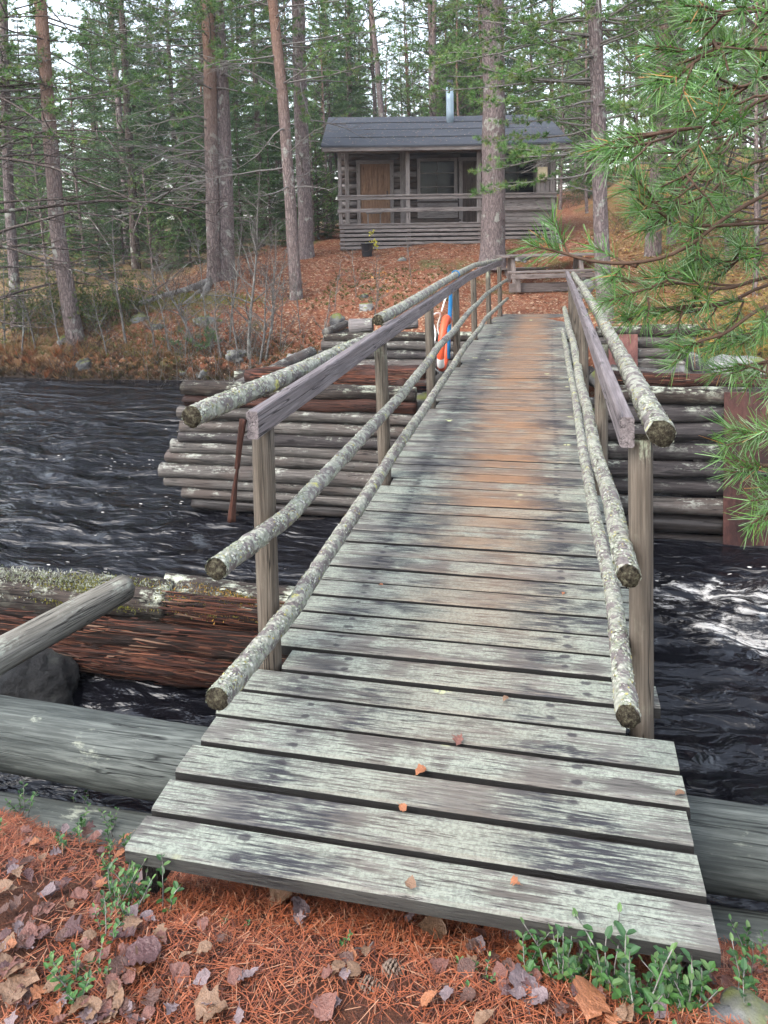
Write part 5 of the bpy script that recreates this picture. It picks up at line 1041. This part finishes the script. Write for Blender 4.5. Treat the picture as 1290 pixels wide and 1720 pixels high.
for a in [(770, 1246, .055, 'pinkish brown', 2, 'pink brown leaf cluster on the sixth plank from the front'), (707, 1300, .05, 'orange', 1, 'orange leaf caught between planks left of the middle'), (676, 1361, .045, 'orange', 0, 'small orange leaf upright between the second and third planks'), (1142, 1338, .04, 'tan', 1, 'small pale leaf at the right end of a plank'), (866, 1487, .035, 'orange', 2, 'tiny orange leaf on the first plank'), (849, 1178, .04, 'tan', 0, 'pale curled leaf on a plank near the right rail'), (690, 1490, .04, 'tan', 1, 'small tan leaf at the middle of the first plank'), (946, 1000, .03, 'orange', 0, 'small orange needle leaf by the right log rail'), (640, 985, .03, 'orange', 0, 'tiny rusty leaf halfway up the near deck')]:
    leaf_at(a[0], a[1], a[2]*.75, *a[3:], z=.004, flat=.1)
for i in range(210):
    px, py = (rl.uniform(0, 260), rl.uniform(1390, 1720)) if i < 130 else (rl.uniform(780, 1290), rl.uniform(1590, 1720)) if i < 175 else (rl.uniform(200, 900), rl.uniform(1540, 1720))
    if px > 1215 and py < 1600: py = rl.uniform(1600, 1720)
    c = rl.choice(['tan', 'pinkish brown', 'purple brown', 'greyish lilac', 'pinkish brown', 'dark brown', 'greyish lilac', 'orange', 'tan', 'pinkish brown']); zone = 'on the ground left of the bridge' if px < 270 else 'under the green sprigs at lower right' if px > 780 else 'among the rusty needles in front of the bridge'
    leaf_at(px, py, rl.uniform(.028, .05), c, rl.choice([0, 0, 1, 2]), 'fallen %s leaf lying %s' % (c, zone), 'fallen leaves %s' % zone, flat=.2)
# lingonberry and bilberry sprigs
def sprig_form(seed, nl, hgt, ls, cols):
    g = np.random.default_rng(seed); Wd = Wood(); T, C = [], []
    for q in range(2):
        P = branch_pts((g.normal(0, .01), g.normal(0, .01), -.02), g.uniform(0, 6.28), g.uniform(.9, 1.5), hgt*g.uniform(.6, 1.1), .1, g, 6, .12); Wd.tube(P, .0016, .0008, 4)
        for i in range(nl):
            t = .25+.75*(i+.5)/nl; p = along(P, t); a = i*2.4+g.normal(0, .3); el = g.uniform(.1, .8)+(.5 if t > .9 else 0); d = np.array([math.cos(a)*math.cos(el), math.sin(a)*math.cos(el), math.sin(el)]); s_ = np.cross(d, [0, 0, 1.]); s_ /= np.linalg.norm(s_); nn = np.cross(s_, d); l = ls*g.uniform(.65, 1.1)
            c = np.array(cols[g.integers(0, len(cols))])*g.uniform(.75, 1.2); w_ = l*.30
            for sg in (-1, 1):     # two halves folded along the midrib
                a0, a1, a2, a3 = p, p+d*l*.3+s_*sg*w_*.85+nn*l*.08, p+d*l*.72+s_*sg*w_*.8+nn*l*.06, p+d*l-nn*l*.04
                T += [(a0, a1, a2, a3)[::sg]]; C.append(c)
    return Wd.mesh('stem', 'grey_bark'), soup('leaves', np.array(T), np.array(C), 'leaf')
LG = [(.05, .125, .035), (.07, .165, .042), (.035, .09, .03), (.11, .20, .06)]
SPF = [sprig_form(1400+i, rl.randrange(7, 13), h, ls, LG) for i, (h, ls) in enumerate([(.10, .020), (.12, .022), (.08, .018), (.14, .021), (.07, .020), (.11, .017)])]
def sprig(px, py, s, label, group):
    p = atz(px, py, -.1)
    for _ in range(4): p = atz(px, py, float(height(p[0], p[1])))
    if 1.60 < p[1] < 2.35 and -1.12 < p[0] < .37: p[1] = 1.585; p[2] = float(height(p[0], p[1]))
    t = thing('lingonberry_sprig', label, 'plant', group=group, Mw=Matrix.Translation(Vector(p)) @ Matrix.Rotation(rl.uniform(0, 6.28), 4, 'Z') @ Matrix.Diagonal((s, s, s, 1)))
    for nm, me in zip(('stem', 'leaves'), rl.choice(SPF)): o = bpy.data.objects.new(nm, me); COL.objects.link(o); o.parent = t; o['kind'] = 'stuff'
for cx, cy, sx, sy, n, s, lb in [(300, 1480, 26, 14, 9, 1., 'glossy green lingonberry sprig against the left front of the first plank'), (210, 1470, 20, 30, 8, .95, 'green lingonberry sprig just left of the bridge corner'), (150, 1395, 40, 25, 9, .9, 'green lingonberry sprig between the sill log and the bridge corner'), (262, 1310, 10, 14, 3, 1.3, 'taller green sprig standing against the sill log'), (30, 1370, 30, 12, 4, .8, 'small green sprig under the half buried sill log'), (130, 1680, 22, 35, 6, .8, 'small green sprig among the leaves at lower left'), (190, 1590, 12, 30, 4, .7, 'tiny green sprig left of the big purplish leaf'), (920, 1580, 22, 14, 6, 1.05, 'green lingonberry sprig at the plank edge right of centre'), (1010, 1590, 40, 16, 12, 1.15, 'tall green lingonberry sprig before the right part of the first plank'), (1070, 1640, 60, 38, 15, 1.05, 'green lingonberry sprig in the dense patch at lower right'), (1150, 1690, 50, 25, 9, 1., 'green lingonberry sprig near the lower right corner'), (1225, 1480, 14, 28, 7, 1.1, 'green lingonberry sprig beside the right end of the bridge'), (1265, 1620, 18, 40, 6, .9, 'green lingonberry sprig at the right edge of the bank'), (790, 1640, 30, 25, 3, .7, 'little green sprig on the needle carpet left of the dense patch'), (605, 1523, 4, 3, 1, .55, 'tiny lone green sprig at the middle of the plank edge'), (440, 1500, 10, 6, 2, .6, 'tiny green sprig beside the curled tan leaf')]:
    for _ in range(n): sprig(rl.gauss(cx, sx), rl.gauss(cy, sy), 1.12*s*rl.uniform(.75, 1.2), lb, lb)
def cone(px, py, label):
    p = atz(px, py, -.1); V, F = [], []
    for k in range(60):
        t = k/60; a = k*2.4; r = .022*math.sin(math.pi*(t*.85+.12)); z = t*.05; b = len(V); c, s_ = math.cos(a), math.sin(a)
        V += [(c*r*.3-s_*.006, s_*r*.3+c*.006, z), (c*r*.3+s_*.006, s_*r*.3-c*.006, z), (c*r+s_*.005, s_*r-c*.005, z+.008), (c*r-s_*.005, s_*r+c*.005, z+.008), (c*r*.9, s_*r*.9, z+.001)]; F += [(b, b+1, b+2, b+3), (b+1, b+4, b+2), (b, b+3, b+4), (b+2, b+4, b+3)]
    tag(add('pine_cone', mesh('pine_cone', V, F, 'cone', False), None, Matrix.Translation(Vector(p)+Vector((0, 0, .02))) @ Matrix.Rotation(1.4, 4, 'Y') @ Matrix.Rotation(px, 4, 'Z')), label, 'pine cone')
simple('cone', (.14, .10, .075), .8, .2, .4)
cone(640, 1643, 'grey brown pine cone on the needles right of the tan leaf'); cone(600, 1672, 'dark weathered pine cone at the bottom centre')
for i, (px, py, r, lb) in enumerate([(1262, 1706, .07, 'grey stone at the lower right corner of the picture'), (1215, 1712, .04, 'small grey pebble left of the corner stone')]):
    p = atz(px, py, -.1); rock('stone', (p[0], p[1], float(height(p[0], p[1]))), (r, r*.8, r*.5), 'rock', 1450+i, None, 3, .2, label=lb, cat='stone')
V, Q = tube_arrays([atz(x, y, -.105) for x, y in ((95, 1735), (122, 1660), (150, 1590), (163, 1535))], [.02, .016, .013, .009], 8, True, 5, .3, (8., 2.)); tag(add('root', quads('root', V, Q, 'mossy_dark_wood')), 'dark surface root crossing the leaves at lower left', 'root')
for i in range(9):
    px, py = rl.uniform(20, 1250), rl.uniform(1560, 1715); p = atz(px, py, -.09); a = rl.uniform(0, 6.28); l = rl.uniform(.05, .12)
    V, Q = tube_arrays([p+np.array([math.cos(a)*l*t, math.sin(a)*l*t, .006+.008*math.sin(t*7)]) for t in np.linspace(0, 1, 6)], .0022, 5); tag(add('twig', quads('twig', V, Q, 'spruce_bark')), 'short dark twig lying on the litter in front of the bridge', 'twig', 'twigs on the near litter')

# ================================================================ the young pine whose branches hang in from the right
NP = thing('pine_tree', 'young pine at the right whose needled branches hang over the rail close by', 'tree', (1.75, 2.0, -.3))
NMo = Matrix.Identity(4)
add('trunk', trunk_mesh('trunk', [(1.75, 2.0, -.4), (1.74, 2.0, 1.2), (1.77, 2.05, 3.2), (1.76, 2.1, 5.0)], [.06, .05, .035, .01], 'pine_bark_high', 12, .05, 1500), NP, NMo)
gn = np.random.default_rng(1501)
NC = [(.085, .20, .045), (.055, .15, .03), (.12, .23, .075), (.20, .30, .15), (.10, .21, .035)]
def shoot(Wd, TT, CC, p, d, L, dens=1., r=.0028):
    d = d/np.linalg.norm(d); e = p+d*L+np.array([0, 0, -.06*L]); mid = (p+e)/2+gn.normal(0, .004, 3); Wd.tube([p, mid, e], r, r*.6, 5)
    n = int(380*L*dens)+16; t = gn.uniform(.12, 1., n)**.85; B = p+(e-p)*t[:, None]
    rd = gn.normal(0, 1, (n, 3)); rd -= d*(rd@d)[:, None]; rd /= np.linalg.norm(rd, axis=1)[:, None]
    f = gn.uniform(.35, 1.3, n)*(.7+.9*t); nd = rd+d*f[:, None]+np.array([0, 0, -.06]); nd /= np.linalg.norm(nd, axis=1)[:, None]
    ln = gn.uniform(.036, .056, n)[:, None]; s_ = np.cross(nd, gn.normal(0, 1, (n, 3))); s_ /= np.linalg.norm(s_, axis=1)[:, None]; wd = .00105
    tip = B+nd*ln+rd*ln*.10
    TT.append(np.stack([B-s_*wd, B+s_*wd, tip+s_*wd*.35, tip-s_*wd*.35], 1)); c = np.array(NC)[gn.integers(0, len(NC), n)]*gn.uniform(.75, 1.2, n)[:, None]
    br = gn.random(n) < .02; c[br] = (.40, .20, .07); CC.append(c)
def near_branch(pts, r=.007, twigs=6, tl=.16, dens=1.):
    P = np.array([atd(x, y, d) for x, y, d in pts]); P = np.vstack([[(1.755, 2.02, P[0][2]-.12)], P]); Wd, TT, CC = Wood(), [], []
    q = np.linspace(0, 1, 24); t = np.linspace(0, 1, len(P)); C = np.stack([np.interp(q, t, P[:, i]) for i in range(3)], -1)
    for _ in range(3): C[1:-1] = (C[:-2]+C[1:-1]*2+C[2:])/4
    Wd.tube(C, r, .003, 7)
    L = np.linalg.norm(np.diff(C, axis=0), axis=1).sum()
    for k in range(twigs):
        u = .20+.76*(k+gn.random()*.8)/twigs; p = along(C, u); d = along(C, min(1, u+.04))-along(C, max(0, u-.04)); d /= np.linalg.norm(d); s_ = np.cross(d, [0, 0, 1.])*(1 if k % 2 else -1)
        dd = d*.75+s_*gn.uniform(.35, .9)+np.array([0, 0, gn.uniform(-.25, .30)]); dd /= np.linalg.norm(dd); l = tl*gn.uniform(.5, 1.2)*(1.1-.4*u); e = p+dd*l; Wd.tube([p, (p+e)/2+gn.normal(0, .006, 3), e], .0035, .0025, 5)
        for m in range(2): d3 = dd+gn.normal(0, .38, 3); shoot(Wd, TT, CC, e, d3, gn.uniform(.05, .085), dens)
    for m in range(3): shoot(Wd, TT, CC, C[-1], (C[-1]-C[-3])/np.linalg.norm(C[-1]-C[-3])+gn.normal(0, .35, 3)*(m > 0), gn.uniform(.07, .10), dens)
    b = add('branch', Wd.mesh('branch', 'needle_twig'), NP, NMo); add('needles', soup('needles', np.concatenate(TT), np.concatenate(CC), 'near_needle'), b, NMo, 'stuff')
simple('needle_twig', (.075, .045, .030), .8, .2, .5, 40., .5); soup_material('near_needle', .42, .30, .45)
TR = (1900, 300, 1.9)
for pts, tw, tl in [
    ([(1700, 120, 1.7), (1290, 322, 1.55), (1215, 365, 1.5), (1177, 400, 1.48), (1127, 433, 1.46), (1047, 446, 1.45), (985, 438, 1.45), (955, 428, 1.45)], 1, .06),
    ([(1700, 60, 1.7), (1290, 155, 1.5), (1217, 208, 1.45), (1143, 218, 1.42), (1085, 228, 1.42)], 6, .11),
    ([(1650, 0, 1.7), (1290, 90, 1.4), (1220, 70, 1.32), (1165, 105, 1.3)], 5, .10),
    ([(1600, -60, 1.7), (1340, -10, 1.4), (1270, 20, 1.3), (1215, 25, 1.28)], 4, .10),
    ([(1700, 90, 1.9), (1290, 190, 1.65), (1213, 242, 1.6), (1170, 283, 1.58), (1140, 330, 1.56)], 5, .09),
    ([(1700, 330, 1.9), (1290, 375, 1.6), (1180, 380, 1.55), (1127, 376, 1.55), (1105, 345, 1.55)], 3, .07),
    ([(1700, 380, 1.9), (1290, 462, 1.65), (1213, 490, 1.6), (1140, 472, 1.58), (1085, 486, 1.58)], 5, .09),
    ([(1700, 420, 1.9), (1290, 470, 1.75), (1220, 515, 1.7), (1163, 512, 1.68), (1095, 520, 1.66)], 6, .09),
    ([(1700, 440, 1.9), (1290, 505, 1.6), (1240, 545, 1.58), (1215, 562, 1.57), (1185, 570, 1.57)], 1, .05),
    ([(1700, 520, 1.9), (1350, 570, 1.7), (1300, 605, 1.65), (1262, 612, 1.65)], 2, .06),
    ([(1700, 660, 1.8), (1400, 735, 1.5), (1345, 735, 1.45), (1300, 730, 1.45)], 2, .05),
    ([(1700, 760, 1.8), (1400, 780, 1.5), (1345, 795, 1.45), (1290, 782, 1.45)], 2, .05),
    ([(1700, 820, 1.8), (1390, 840, 1.5), (1320, 838, 1.45)], 1, .04),
    ([(1700, 250, 1.9), (1290, 260, 1.7), (1230, 290, 1.68), (1190, 325, 1.66), (1170, 400, 1.66)], 4, .09),
    ([(1700, 380, 1.9), (1330, 420, 1.7), (1270, 430, 1.68), (1215, 440, 1.66)], 4, .09),
    ([(1600, 20, 1.9), (1300, 120, 1.6), (1255, 145, 1.6), (1210, 150, 1.6)], 5, .11),
    ([(1700, 300, 2.1), (1340, 500, 1.9), (1300, 540, 1.9), (1260, 560, 1.9)], 3, .08),
]: near_branch(pts, .005, int(tw*1.75) if tw > 2 else tw+1, tl)

# ================================================================ added haze volume, lifts the dark gaps of the forest
bmh = bmesh.new(); bmesh.ops.create_cube(bmh, size=1); hme = bpy.data.meshes.new('haze'); bmh.to_mesh(hme); bmh.free()
th = NT('added_haze'); pv = th.n('VolumePrincipled'); pv.inputs['Color'].default_value = (.92, .95, 1, 1); pv.inputs['Density'].default_value = .0009; pv.inputs['Anisotropy'].default_value = .2
th.t.links.new(pv.outputs[0], th.out.inputs['Volume']); hme.materials.append(th.m)
hz = add('haze', hme, None, Matrix.Translation(Vector((0, 72, 15))) @ Matrix.Diagonal((380, 280, 38, 1))); tag(hz, 'thin added haze lightening the dark gaps of the forest', 'haze', kind='stuff')
